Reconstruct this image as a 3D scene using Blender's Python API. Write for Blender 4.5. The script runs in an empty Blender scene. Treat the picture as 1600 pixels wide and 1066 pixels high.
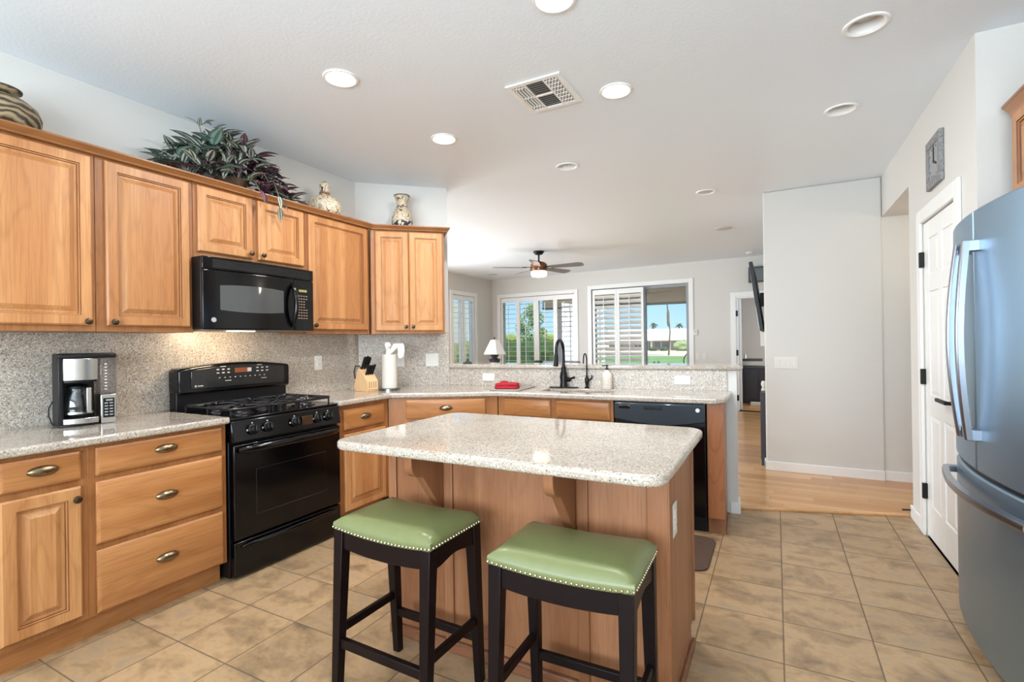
import bpy, bmesh, math, random
from mathutils import Vector, Matrix
random.seed(7)
PI = math.pi
R = math.radians
SC = bpy.context.scene
COL = SC.collection

# ------------------------------------------------------------------ camera, world, sun, exposure
EYE = 1.3053
def make_camera():
    yaw, pitch, roll, f = .4868, -.0013, -.0141, 779.19
    cy, sy = math.cos(yaw), math.sin(yaw)
    r = Vector((cy, sy, 0)); fw = Vector((-sy, cy, 0)); d = Vector((0, 0, -1))
    cp, sp = math.cos(pitch), math.sin(pitch)
    f2 = fw*cp + d*sp; d2 = d*cp - fw*sp
    cr, sr = math.cos(roll), math.sin(roll)
    r3 = r*cr - d2*sr; d3 = r*sr + d2*cr
    cam = bpy.data.cameras.new('camera')
    o = bpy.data.objects.new('camera', cam); COL.objects.link(o)
    m = Matrix.Identity(4)
    for i in range(3):
        m[i][0], m[i][1], m[i][2] = r3[i], -d3[i], -f2[i]
    m[2][3] = EYE
    o.matrix_world = m
    cam.sensor_fit = 'HORIZONTAL'; cam.sensor_width = 36; cam.lens = f*36/1600
    cam.clip_start = .05; cam.clip_end = 600
    SC.camera = o
make_camera()
SC.view_settings.view_transform = 'Standard'
SC.view_settings.look = 'None'
SC.view_settings.gamma = 1
SC.view_settings.use_curve_mapping = False
SC.view_settings.exposure = 0.74
SC.cycles.max_bounces = 8
SC.cycles.diffuse_bounces = 5
SC.cycles.transparent_max_bounces = 24
SC.cycles.sample_clamp_indirect = 6
SC.cycles.caustics_reflective = False
SC.cycles.caustics_refractive = False

def make_world():
    w = bpy.data.worlds.new('sky'); SC.world = w; w.use_nodes = True
    nt = w.node_tree; nt.nodes.clear()
    out = nt.nodes.new('ShaderNodeOutputWorld'); bg = nt.nodes.new('ShaderNodeBackground')
    tc = nt.nodes.new('ShaderNodeTexCoord'); sp = nt.nodes.new('ShaderNodeSeparateXYZ'); rp = nt.nodes.new('ShaderNodeValToRGB')
    nt.links.new(tc.outputs['Generated'], sp.inputs[0]); nt.links.new(sp.outputs['Z'], rp.inputs[0])
    e = rp.color_ramp.elements
    e[0].position = 0; e[0].color = (.36, .58, .74, 1)
    e[1].position = .6; e[1].color = (.10, .26, .56, 1)
    m = e.new(.12); m.color = (.22, .44, .66, 1)
    nt.links.new(rp.outputs[0], bg.inputs[0]); bg.inputs[1].default_value = 1.0
    nt.links.new(bg.outputs[0], out.inputs[0])
make_world()

def lamp(kind, name, loc, power, color=(1, 1, 1), size=1, size_y=None, aim=None, spot=None, blend=.6):
    l = bpy.data.lights.new(name, kind); l.energy = power; l.color = color
    o = bpy.data.objects.new(name, l); COL.objects.link(o); o.location = loc
    if kind == 'AREA':
        l.size = size
        if size_y: l.shape = 'RECTANGLE'; l.size_y = size_y
    elif kind in ('POINT', 'SPOT'): l.shadow_soft_size = size
    if kind == 'SPOT': l.spot_size = spot; l.spot_blend = blend
    if aim is not None: o.rotation_euler = Vector(aim).to_track_quat('-Z', 'Y').to_euler()
    return o
sun = lamp('SUN', 'sun', (20, 30, 40), 3.2, (1, .95, .86), aim=(-.30, .36, -.88)); sun.data.angle = R(1)
# added fill lamps at made-up windows, behind the camera and in a hidden corner
lamp('AREA', 'fill_rear', (-.7, -2.62, 1.55), 205, (.80, .91, 1), 3.5, 1.9, aim=(0, 1, .95))
lamp('AREA', 'fill_side', (-5.80, 5.9, 1.5), 112, (.88, .95, 1), 2.6, 1.8, aim=(1, .1, .0))

# ------------------------------------------------------------------ helpers
def lin(c):
    o = []
    for v in c[:3]:
        v /= 255.
        o.append(v/12.92 if v <= .04045 else ((v+.055)/1.055)**2.4)
    return (o[0], o[1], o[2], 1)

class NT:
    def __init__(s, name):
        s.m = bpy.data.materials.new(name); s.m.use_nodes = True
        s.t = s.m.node_tree; s.t.nodes.clear()
        s.out = s.n('ShaderNodeOutputMaterial'); s.b = s.n('ShaderNodeBsdfPrincipled')
        s.l(s.b.outputs[0], s.out.inputs[0])
    def n(s, t, **kw):
        x = s.t.nodes.new(t)
        for k, v in kw.items(): setattr(x, k, v)
        return x
    def l(s, a, b): s.t.links.new(a, b)
    def setp(s, **kw):
        for k, v in kw.items(): s.b.inputs[k.replace('_', ' ')].default_value = v
    def math(s, op, a, b=None):
        x = s.n('ShaderNodeMath', operation=op)
        for i, v in enumerate((a, b)):
            if v is None: continue
            if isinstance(v, (int, float)): x.inputs[i].default_value = v
            else: s.l(v, x.inputs[i])
        return x.outputs[0]
    def mix(s, fac, a, b, blend='MIX'):
        x = s.n('ShaderNodeMix', data_type='RGBA', blend_type=blend)
        for i, v in ((0, fac), (6, a), (7, b)):
            if isinstance(v, (int, float)): x.inputs[i].default_value = v
            elif isinstance(v, tuple): x.inputs[i].default_value = v
            else: s.l(v, x.inputs[i])
        return x.outputs[2]
    def obj(s): return s.n('ShaderNodeTexCoord').outputs['Object']
    def noise(s, vec, scale, detail=2, rough=.5, dist=0.):
        x = s.n('ShaderNodeTexNoise'); s.l(vec, x.inputs['Vector'])
        x.inputs['Scale'].default_value = scale; x.inputs['Detail'].default_value = detail
        x.inputs['Roughness'].default_value = rough; x.inputs['Distortion'].default_value = dist
        return x.outputs['Fac']
    def mapping(s, vec, scale, loc=None):
        x = s.n('ShaderNodeMapping'); s.l(vec, x.inputs[0]); x.inputs['Scale'].default_value = scale
        if loc is not None: s.l(loc, x.inputs['Location'])
        return x.outputs[0]
    def ramp(s, fac, *stops):
        x = s.n('ShaderNodeValToRGB'); s.l(fac, x.inputs[0]); e = x.color_ramp.elements
        while len(e) < len(stops): e.new(.5)
        for i, (p, c) in enumerate(stops): e[i].position = p; e[i].color = c
        return x.outputs[0]
    def bump(s, h, strength, dist=.01):
        x = s.n('ShaderNodeBump'); s.l(h, x.inputs['Height']); x.inputs['Strength'].default_value = strength
        x.inputs['Distance'].default_value = dist; s.l(x.outputs[0], s.b.inputs['Normal'])

def plain(name, c, rough=.5, metal=0., spec=.5, coat=0., emit=0., ecol=None, noise=0., nscale=40):
    t = NT(name); t.setp(Base_Color=lin(c), Roughness=rough, Metallic=metal, Specular_IOR_Level=spec, Coat_Weight=coat)
    if emit: t.setp(Emission_Color=lin(ecol or c), Emission_Strength=emit)
    if noise:
        f = t.noise(t.obj(), nscale, 3)
        d = tuple(x*(1-noise) for x in lin(c)[:3])+(1,)
        t.l(t.ramp(f, (.3, d), (.7, lin(c))), t.b.inputs['Base Color'])
    return t.m

def wood(name, dark, mid, light, axis='z', rough=.38, coat=.12, fine=.35):
    t = NT(name)
    rnd = t.n('ShaderNodeObjectInfo').outputs['Random']
    off = t.n('ShaderNodeCombineXYZ')
    for i in range(3): t.l(t.math('MULTIPLY', rnd, 37.3*(i+1)), off.inputs[i])
    sq = lambda a, b: {'z': (a, a, b), 'x': (b, a, a), 'y': (a, b, a)}[axis]
    # growth rings cut lengthwise: a slow warp, banded
    warp = t.noise(t.mapping(t.obj(), sq(3.2, .75), off.outputs[0]), 1.0, 3, .5, .4)
    band = t.math('FRACT', t.math('MULTIPLY', warp, 11))
    band = t.math('ABSOLUTE', t.math('SUBTRACT', band, .5))
    board = t.noise(t.mapping(t.obj(), sq(6.5, .25), off.outputs[0]), 1.0, 1, .5)
    pore = t.noise(t.mapping(t.obj(), sq(150, 5), off.outputs[0]), 1.0, 2, .6, .2)
    c = t.ramp(board, (.34, lin(mid)), (.5, lin(light)), (.66, lin(mid)))
    c = t.mix(t.math('MULTIPLY', t.ramp(band, (.0, (1, 1, 1, 1)), (.16, (0, 0, 0, 1))), fine), c, lin(dark))
    c = t.mix(t.math('MULTIPLY', t.ramp(pore, (.34, (1, 1, 1, 1)), (.55, (0, 0, 0, 1))), .28), c, lin(dark))
    hv = t.n('ShaderNodeHueSaturation'); t.l(c, hv.inputs['Color'])
    t.l(t.math('ADD', t.math('MULTIPLY', rnd, .14), .93), hv.inputs['Value'])
    t.l(hv.outputs[0], t.b.inputs['Base Color'])
    t.setp(Roughness=rough, Coat_Weight=coat, Coat_Roughness=.25, Specular_IOR_Level=.4)
    t.bump(pore, .05, .002)
    return t.m

def quartz(name, rough=.07, grain=250, k=1.):
    t = NT(name); o = t.obj()
    c = t.ramp(t.noise(o, 9, 3), (.3, lin((172, 160, 144))), (.7, lin((186, 174, 158))))
    def cells(scale):
        v = t.n('ShaderNodeTexVoronoi'); t.l(o, v.inputs['Vector']); v.inputs['Scale'].default_value = scale
        q = t.n('ShaderNodeSeparateColor'); t.l(v.outputs['Color'], q.inputs[0]); return q, v
    q, _ = cells(grain)
    c = t.mix(t.math('MULTIPLY', t.math('GREATER_THAN', q.outputs[0], .72), .8*k), c, lin((214, 207, 198)))
    c = t.mix(t.math('MULTIPLY', t.math('LESS_THAN', q.outputs[1], .24), .62*k), c, lin((118, 106, 98)))
    q2, v2 = cells(grain*.5)
    m = t.math('MULTIPLY', t.math('LESS_THAN', q2.outputs[2], .06), t.math('LESS_THAN', v2.outputs['Distance'], .42))
    c = t.mix(t.math('MULTIPLY', m, .8), c, lin((92, 82, 80)))
    t.l(c, t.b.inputs['Base Color']); t.setp(Roughness=rough, Specular_IOR_Level=.75)
    return t.m

TS, TX, TY = .3381, -.3262, 3.956
def tile_floor():
    t = NT('stone_tile'); o = t.obj()
    s = t.n('ShaderNodeSeparateXYZ'); t.l(o, s.inputs[0])
    x = t.math('MULTIPLY', t.math('SUBTRACT', s.outputs[0], TX), 1/TS)
    y = t.math('MULTIPLY', t.math('SUBTRACT', s.outputs[1], TY), 1/TS)
    dx = t.math('ABSOLUTE', t.math('SUBTRACT', t.math('FRACT', x), .5)); dy = t.math('ABSOLUTE', t.math('SUBTRACT', t.math('FRACT', y), .5))
    wob = t.math('MULTIPLY', t.noise(o, 25, 2), .006)
    edge = t.math('ADD', t.math('MAXIMUM', dx, dy), wob)
    grout = t.math('GREATER_THAN', edge, .494)
    idv = t.n('ShaderNodeCombineXYZ'); t.l(t.math('FLOOR', x), idv.inputs[0]); t.l(t.math('FLOOR', y), idv.inputs[1])
    wn = t.n('ShaderNodeTexWhiteNoise'); t.l(idv.outputs[0], wn.inputs['Vector'])
    off = t.n('ShaderNodeVectorMath', operation='SCALE'); t.l(wn.outputs['Color'], off.inputs[0]); off.inputs['Scale'].default_value = 19
    ov = t.n('ShaderNodeVectorMath', operation='ADD'); t.l(o, ov.inputs[0]); t.l(off.outputs[0], ov.inputs[1])
    st = t.mapping(ov.outputs[0], (1.0, 1.35, 1))
    cl = t.noise(st, 5.5, 8, .66, .35)
    c = t.ramp(cl, (.31, lin((112, 92, 70))), (.43, lin((156, 128, 94))), (.54, lin((184, 152, 112))), (.66, lin((164, 142, 116))))
    c = t.mix(t.math('MULTIPLY', t.noise(ov.outputs[0], 45, 4), .4), c, lin((140, 116, 92)))
    hv = t.n('ShaderNodeHueSaturation'); t.l(c, hv.inputs['Color'])
    t.l(t.math('ADD', t.math('MULTIPLY', wn.outputs['Value'], .12), .94), hv.inputs['Value'])
    c = t.mix(grout, hv.outputs[0], lin((112, 92, 70)))
    t.l(c, t.b.inputs['Base Color'])
    t.l(t.math('ADD', t.math('MULTIPLY', grout, .35), .36), t.b.inputs['Roughness'])
    h = t.math('SUBTRACT', t.math('MULTIPLY', cl, .4), grout)
    t.bump(h, .35, .004)
    return t.m

def plank_floor():
    t = NT('oak_planks'); o = t.obj()
    s = t.n('ShaderNodeSeparateXYZ'); t.l(o, s.inputs[0])
    y = t.math('MULTIPLY', s.outputs[1], 1/.085); row = t.math('FLOOR', y)
    wn0 = t.n('ShaderNodeTexWhiteNoise', noise_dimensions='1D'); t.l(row, wn0.inputs['W'])
    x = t.math('ADD', t.math('MULTIPLY', s.outputs[0], 1/.9), t.math('MULTIPLY', wn0.outputs['Value'], 5))
    idv = t.n('ShaderNodeCombineXYZ'); t.l(t.math('FLOOR', x), idv.inputs[0]); t.l(row, idv.inputs[1])
    wn = t.n('ShaderNodeTexWhiteNoise'); t.l(idv.outputs[0], wn.inputs['Vector'])
    c = t.ramp(wn.outputs['Value'], (0, lin((190, 136, 84))), (.5, lin((205, 153, 98))), (1, lin((216, 170, 118))))
    g = t.noise(t.mapping(o, (3, 40, 1)), 2, 4, .6, .8)
    c = t.mix(t.math('MULTIPLY', t.ramp(g, (.55, (0, 0, 0, 1)), (.75, (1, 1, 1, 1))), .5), c, lin((160, 110, 70)))
    gap = t.math('MAXIMUM', t.math('LESS_THAN', t.math('FRACT', y), .03), t.math('LESS_THAN', t.math('FRACT', x), .004))
    c = t.mix(t.math('MULTIPLY', gap, .6), c, lin((120, 80, 50)))
    t.l(c, t.b.inputs['Base Color']); t.setp(Roughness=.22, Specular_IOR_Level=.5)
    return t.m

def paint(name, c, rough=.6, bump=.12, scale=70):
    t = NT(name); t.setp(Base_Color=lin(c), Roughness=rough, Specular_IOR_Level=.4)
    t.bump(t.noise(t.obj(), scale, 3, .6), bump, .004)
    return t.m

def glass(name, tint=(1, 1, 1, 1), refl=.10):
    t = NT(name); tr = t.n('ShaderNodeBsdfTransparent'); gl = t.n('ShaderNodeBsdfGlossy'); mx = t.n('ShaderNodeMixShader')
    tr.inputs[0].default_value = tint; gl.inputs['Roughness'].default_value = .02
    fr = t.n('ShaderNodeLayerWeight'); fr.inputs[0].default_value = .5
    t.l(t.math('ADD', t.math('MULTIPLY', t.math('POWER', fr.outputs['Facing'], 5), .8), refl), mx.inputs[0])
    t.l(tr.outputs[0], mx.inputs[1]); t.l(gl.outputs[0], mx.inputs[2]); t.l(mx.outputs[0], t.out.inputs[0])
    return t.m

def foliage(name, a, b, scale=6, fine=30):
    t = NT(name); o = t.obj(); f = t.noise(o, scale, 4, .6); g = t.noise(o, fine, 2)
    c = t.ramp(f, (.3, lin(a)), (.7, lin(b)))
    c = t.mix(t.math('MULTIPLY', g, .5), c, lin(tuple(x*.45 for x in a)))
    t.l(c, t.b.inputs['Base Color']); t.setp(Roughness=.7, Specular_IOR_Level=.2)
    return t.m

def striped_leaf(name, dark, pale, under, along=True):
    # blade coordinates in the UV map: u across, v along
    t = NT(name); uv = t.n('ShaderNodeUVMap'); s = t.n('ShaderNodeSeparateXYZ'); t.l(uv.outputs[0], s.inputs[0])
    d = t.math('ABSOLUTE', t.math('SUBTRACT', s.outputs[0], .5))
    band = t.math('MULTIPLY', t.math('GREATER_THAN', d, .12), t.math('LESS_THAN', d, .34))
    c = t.mix(band, lin(dark), lin(pale))
    c = t.mix(t.math('MULTIPLY', t.noise(t.obj(), 14, 2), .35), c, lin(under))
    t.l(c, t.b.inputs['Base Color']); t.setp(Roughness=.45, Specular_IOR_Level=.4)
    return t.m

def painted_clay(name, base, ink, ink2, scale=26, thr=.53, zlo=None):
    t = NT(name); o = t.obj()
    n = t.noise(o, scale, 1, .4, 1.8)
    line = t.math('LESS_THAN', t.math('ABSOLUTE', t.math('SUBTRACT', n, thr)), .025)
    c = t.mix(line, t.ramp(t.noise(o, 60, 2), (.3, lin(tuple(x*.93 for x in base))), (.7, lin(base))), lin(ink))
    if zlo is not None:
        s = t.n('ShaderNodeSeparateXYZ'); t.l(o, s.inputs[0])
        m = t.math('MULTIPLY', t.math('LESS_THAN', s.outputs[2], zlo), t.math('GREATER_THAN', t.noise(o, scale*1.4, 1), .5))
        c = t.mix(m, c, lin(ink2))
    t.l(c, t.b.inputs['Base Color']); t.setp(Roughness=.5)
    return t.m

# materials
WV = wood('hickory_upright', (124, 75, 42), (178, 120, 72), (197, 143, 92), 'z', fine=.2)
WH = wood('hickory_level', (118, 70, 36), (168, 109, 60), (187, 130, 79), 'x', fine=.2)
WF = wood('face_frame_wood', (104, 60, 31), (148, 94, 51), (164, 110, 65), 'z', fine=.2)
WG = wood('dark_groove', (84, 46, 22), (112, 66, 34), (124, 76, 40), 'z')  # darker wood tone for the groove faces of the doors
WI = wood('maple_panel', (104, 63, 38), (144, 94, 60), (162, 111, 76), 'z', rough=.45, fine=.15)
WIH = wood('maple_trim', (100, 60, 38), (128, 80, 53), (143, 94, 66), 'x', rough=.45)
QZ = quartz('speckled_quartz', k=.8); QZB = quartz('speckled_quartz_honed', .38, 215, 1.2)
TILE = tile_floor(); PLANK = plank_floor()
WALL = paint('wall_paint', (214, 212, 207)); CEIL = paint('ceiling_paint', (230, 238, 245), rough=.42, bump=.22, scale=55)
TRIM = plain('white_trim', (238, 238, 236), .35); WHITE = plain('white_plastic', (222, 220, 213), .4)
SHUT = plain('shutter_white', (240, 240, 238), .4)
BLACK = plain('black_enamel', (4, 4, 6), .13, spec=.38); BLACKM = plain('black_satin', (11, 11, 13), .42, spec=.35)
DARKG = plain('dark_glass', (14, 15, 17), .05, coat=.6, spec=.7); IRON = plain('cast_iron', (24, 24, 27), .24)
CHROME = plain('chrome', (215, 215, 215), .12, 1.); STEEL = plain('brushed_steel', (190, 188, 184), .25, 1.)
SLATE = plain('slate_steel', (144, 169, 190), .36, .95); SLATED = plain('slate_side', (70, 72, 76), .5)
HANDM = plain('handle_steel', (160, 166, 176), .28, 1.)
BRONZE = plain('antique_brass', (150, 132, 106), .28, 1., noise=.4, nscale=90); KNOBM = plain('dark_bronze_knob', (92, 78, 62), .32, 1.); ORB = plain('oil_rubbed_bronze', (40, 36, 38), .3, .7)
LEATH = plain('green_leather', (120, 126, 80), .34, noise=.1, nscale=14); ESP = plain('espresso_wood', (22, 12, 13), .38, spec=.18, noise=.3)
NAILM = plain('nickel_nail', (178, 168, 140), .25, 1.)
GLASS = glass('window_glass', refl=.05); POTG = glass('carafe_glass', (.80, .82, .84, 1), .10); TANKG = glass('tank_plastic', (.80, .80, .84, 1), .08)
LIT = plain('lit_lamp', (255, 250, 240), .5, emit=14, ecol=(255, 240, 214)); LITF = plain('fan_bowl', (255, 244, 228), .5, emit=1.8, ecol=(255, 232, 200)); LITS = plain('lit_diffuser', (255, 244, 228), .5, emit=3.0, ecol=(255, 236, 206))
DISP = plain('amber_display', (104, 58, 34), .3, emit=.04, ecol=(190, 90, 40)); DISP2 = plain('green_display', (120, 120, 70), .3, emit=.25, ecol=(160, 150, 80))
MARK = plain('panel_print', (170, 170, 168), .5); BEECH = wood('beech', (190, 146, 98), (214, 172, 122), (228, 190, 144), 'z', fine=.2)
PAPER = plain('paper_white', (212, 208, 198), .8); RED = plain('red_cloth', (178, 32, 46), .9, noise=.25, nscale=60)
SINKM = plain('sink_composite', (176, 162, 146), .45); DUCT = plain('grey_recess', (150, 148, 144), .6); LENS = plain('grey_lens', (196, 194, 190), .35)
MATM = plain('brown_mat', (88, 66, 52), .8, noise=.25, nscale=50)

class MB:
    def __init__(s): s.v = []; s.f = []; s.uv = None; s.mi = None; s.M = Matrix.Identity(4)
    def add(s, verts, faces):
        b = len(s.v); s.v += [tuple(s.M @ Vector(p)) for p in verts]; s.f += [tuple(b+i for i in q) for q in faces]; return s
    def box(s, x0, x1, y0, y1, z0, z1):
        return s.add([(x0, y0, z0), (x1, y0, z0), (x1, y1, z0), (x0, y1, z0), (x0, y0, z1), (x1, y0, z1), (x1, y1, z1), (x0, y1, z1)],
                     [(0, 3, 2, 1), (4, 5, 6, 7), (0, 1, 5, 4), (1, 2, 6, 5), (2, 3, 7, 6), (3, 0, 4, 7)])
    def hexa(s, bot, top):
        return s.add(list(bot)+list(top), [(0, 3, 2, 1), (4, 5, 6, 7), (0, 1, 5, 4), (1, 2, 6, 5), (2, 3, 7, 6), (3, 0, 4, 7)])
    def prism(s, poly, a, b, axis='z'):
        n = len(poly)
        P = {'z': lambda p, h: (p[0], p[1], h), 'x': lambda p, h: (h, p[0], p[1]), 'y': lambda p, h: (p[0], h, p[1])}[axis]
        vs = [P(p, a) for p in poly]+[P(p, b) for p in poly]
        fs = [tuple(range(n))[::-1], tuple(range(n, 2*n))]+[(i, (i+1) % n, n+(i+1) % n, n+i) for i in range(n)]
        return s.add(vs, fs)
    def loft(s, rings, closed=True, cap0=True, cap1=True):
        n = len(rings[0]); vs = [p for r in rings for p in r]; fs = []
        for k in range(len(rings)-1):
            for i in range(n if closed else n-1):
                j = (i+1) % n; fs.append((k*n+i, k*n+j, (k+1)*n+j, (k+1)*n+i))
        if cap0: fs.append(tuple(range(n))[::-1])
        if cap1: fs.append(tuple(range((len(rings)-1)*n, len(rings)*n)))
        return s.add(vs, fs)
    def lathe(s, prof, c=(0, 0, 0), n=24, axis='z'):
        rings = []
        for r, h in prof:
            ring = []
            for i in range(n):
                a = 2*PI*i/n; x, y = r*math.cos(a), r*math.sin(a)
                p = {'z': (x, y, h), 'y': (x, -h, y), 'x': (h, x, y)}[axis]
                ring.append((c[0]+p[0], c[1]+p[1], c[2]+p[2]))
            rings.append(ring)
        return s.loft(rings)
    def tube(s, pts, r, n=10):
        pts = [Vector(p) for p in pts]; rr = r if isinstance(r, (list, tuple)) else [r]*len(pts)
        t0 = (pts[1]-pts[0]).normalized(); up = Vector((0, 0, 1)) if abs(t0.z) < .9 else Vector((1, 0, 0))
        a = t0.cross(up).normalized(); rings = []
        for i, p in enumerate(pts):
            t = (pts[min(i+1, len(pts)-1)]-pts[max(i-1, 0)]).normalized()
            a = (a-t*a.dot(t)).normalized(); b = t.cross(a)
            rings.append([tuple(p+(a*math.cos(2*PI*k/n)+b*math.sin(2*PI*k/n))*rr[i]) for k in range(n)])
        return s.loft(rings)
    def ball(s, c, r, n=14, m=8, sx=1, sy=1, sz=1):
        rings = []
        for k in range(m+1):
            a = -PI/2+PI*k/m; q = max(math.cos(a), .02)
            rings.append([(c[0]+r*sx*q*math.cos(2*PI*i/n), c[1]+r*sy*q*math.sin(2*PI*i/n), c[2]+r*sz*math.sin(a)) for i in range(n)])
        return s.loft(rings)
    def leg(s, p0, p1, w0, w1, d0=None, d1=None):
        d0 = d0 or w0; d1 = d1 or w1
        q = lambda p, w, d: [(p[0]-w/2, p[1]-d/2, p[2]), (p[0]+w/2, p[1]-d/2, p[2]), (p[0]+w/2, p[1]+d/2, p[2]), (p[0]-w/2, p[1]+d/2, p[2])]
        return s.hexa(q(p0, w0, d0), q(p1, w1, d1))
    def build(s, name, mat, parent=None, bevel=0, seg=2, smooth=True, sharp=35, subsurf=0, mat2=None):
        me = bpy.data.meshes.new(name); me.from_pydata(s.v, [], s.f); me.materials.append(mat)
        if s.uv:
            u = me.uv_layers.new(name='UVMap')
            for lo in me.loops: u.data[lo.index].uv = s.uv[lo.vertex_index]
        if mat2 and s.mi:
            me.materials.append(mat2); me.polygons.foreach_set('material_index', s.mi)
        bm = bmesh.new(); bm.from_mesh(me); bmesh.ops.recalc_face_normals(bm, faces=bm.faces); bm.to_mesh(me); bm.free()
        if smooth:
            me.polygons.foreach_set('use_smooth', [True]*len(me.polygons)); me.set_sharp_from_angle(angle=R(sharp))
        o = bpy.data.objects.new(name, me); COL.objects.link(o)
        if parent is not None: o.parent = parent
        if bevel:
            b = o.modifiers.new('edge', 'BEVEL'); b.width = bevel; b.segments = seg; b.limit_method = 'ANGLE'; b.angle_limit = R(40); b.harden_normals = False
        if subsurf:
            b = o.modifiers.new('soft', 'SUBSURF'); b.levels = b.render_levels = subsurf
        return o

def tag(o, label=None, cat=None, group=None, kind=None):
    if label: o['label'] = label
    if cat: o['category'] = cat
    if group: o['group'] = group
    if kind: o['kind'] = kind
    return o
def thing(name, label, cat, loc=(0, 0, 0), rot=0., group=None):
    o = bpy.data.objects.new(name, None); COL.objects.link(o); o.location = loc; o.rotation_euler = (0, 0, rot); o.empty_display_size = .05
    return tag(o, label, cat, group)
def struct(name, mb, mat, parent=None, label=None, cat=None, **kw):
    o = mb.build(name, mat, parent, smooth=kw.pop('smooth', False), **kw)
    if parent is None: tag(o, label or name.replace('_', ' ')+' of the room', cat or name.split('_')[0], kind='structure')
    return o
def group_root(name, label, cat, loc=(0, 0, 0), rot=0.):
    return tag(thing(name, label, cat, loc, rot), kind='structure')
def dup(root, loc=None, rot=None, label=None):
    def cp(o, par):
        c = o.copy(); COL.objects.link(c)
        if par is not None: c.parent = par
        for ch in o.children: cp(ch, c)
        return c
    r = cp(root, None)
    if loc is not None: r.location = loc
    if rot is not None: r.rotation_euler = (0, 0, rot)
    if label: r['label'] = label
    return r
def frame_at(o): return Matrix.Translation(o.location) @ o.rotation_euler.to_matrix().to_4x4()

def slab(outer, holes, z0, z1):
    bm = bmesh.new()
    for z in (z1,):
        edges = []
        for poly in [outer]+holes:
            vs = [bm.verts.new((x, y, z)) for x, y in poly]
            edges += [bm.edges.new((vs[i], vs[(i+1) % len(vs)])) for i in range(len(vs))]
        bmesh.ops.triangle_fill(bm, use_beauty=True, use_dissolve=True, edges=edges)
    r = bmesh.ops.extrude_face_region(bm, geom=list(bm.faces))
    for e in r['geom']:
        if isinstance(e, bmesh.types.BMVert): e.co.z = z0
    bm.verts.index_update(); m = MB(); m.v = [tuple(v.co) for v in bm.verts]; m.f = [tuple(v.index for v in f.verts) for f in bm.faces]; bm.free()
    return m
def round_rect(x0, x1, y0, y1, r, n=6):
    p = []
    for cx, cy, a0 in ((x1-r, y1-r, 0), (x0+r, y1-r, 90), (x0+r, y0+r, 180), (x1-r, y0+r, 270)):
        for k in range(n+1):
            a = R(a0+90*k/n); p.append((cx+r*math.cos(a), cy+r*math.sin(a)))
    return p
def sweep(path, prof):
    # path in plan, profile (outward offset, z); outward is to the side of the path away from the wall
    rings = []; n = len(path); P = [Vector(p) for p in path]
    for i, p in enumerate(P):
        d0 = (P[i]-P[i-1]).normalized() if i else (P[1]-P[0]).normalized()
        d1 = (P[i+1]-P[i]).normalized() if i < n-1 else d0
        n0 = Vector((d0.y, -d0.x)); n1 = Vector((d1.y, -d1.x)); b = (n0+n1); b = b/(b.dot(n0))
        rings.append([(p.x+b.x*o, p.y+b.y*o, z) for o, z in prof])
    m = MB(); m.loft(rings); return m

# ------------------------------------------------------------------ room shell
XW = -3.2955; ZC = 2.743
DA = R(43); A0 = Vector((XW, 3.2754)); DD = Vector((math.cos(DA), math.sin(DA))); DN = Vector((math.sin(DA), -math.cos(DA)))
E0 = A0+DD*.82
PONY0 = Vector((-2.69, 3.84)); PONY1 = Vector((-.262, 4.066)); PR = math.atan2(PONY1.y-PONY0.y, PONY1.x-PONY0.x)
BW = Vector((-5.85, 10.08)); BR = R(-3.95)

def wall_strip(x0, x1, y0, y1, z0, z1, holes=()):
    """wall along local x with rectangular holes (x0,x1,z0,z1)"""
    m = MB(); x = x0
    for hx0, hx1, hz0, hz1 in sorted(holes):
        if hx0 > x: m.box(x, hx0, y0, y1, z0, z1)
        if hz0 > z0: m.box(hx0, hx1, y0, y1, z0, hz0)
        if hz1 < z1: m.box(hx0, hx1, y0, y1, hz1, z1)
        x = hx1
    if x < x1: m.box(x, x1, y0, y1, z0, z1)
    return m

struct('floor', MB().box(-3.5, 1.9, -2.8, 4.75, -.1, 0), TILE, label='brown stone tile kitchen floor', cat='floor')
wf = MB().prism([(-.262, 4.205), (.8555, 4.555), (2.2, 4.555), (2.2, 13.2), (-6, 13.2), (-6, 4.0), (-2.9, 4.0), (-.34, 4.15)], -.05, .012)
struct('floor_hall', wf, PLANK, label='pale oak plank floor of hall and great room', cat='floor')
CANS_LIT = [(-2.06, 1.957), (-2.05, 2.890), (-.795, 2.825), (-.803, 1.940)]
CANS_OFF = [(.385, 2.80), (.382, 3.763), (-1.502, 3.850), (-.587, 5.205)]
circ = lambda c, r, n=28: [(c[0]+r*math.cos(2*PI*i/n), c[1]+r*math.sin(2*PI*i/n)) for i in range(n)]
struct('ceiling', slab([(-6, -2.8), (2.2, -2.8), (2.2, 10.35), (-6, 10.35)], [circ(c, .072) for c in CANS_LIT+CANS_OFF], ZC, ZC+.03), CEIL, label='white textured ceiling', cat='ceiling')
struct('ceiling_deck', MB().box(-6, 2.2, -2.8, 10.35, ZC+.13, ZC+.2), CEIL, label='deck above the ceiling', cat='ceiling')
struct('wall_left', MB().box(XW-.14, XW, -2.8, 3.2754+.05, 0, ZC), WALL, label='white kitchen wall behind the range', cat='wall')
wc = MB(); wc.M = Matrix.Translation((A0.x, A0.y, 0)) @ Matrix.Rotation(DA, 4, 'Z')
wc.box(-.05, .82, 0, .14, 0, ZC)
struct('wall_corner', wc, WALL, label='white diagonal wall behind the corner cabinet', cat='wall')
struct('wall_south', MB().box(-6.0, XW-.02, 3.55, 3.70, 0, ZC), WALL, label='great room wall behind the kitchen', cat='wall')
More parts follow.
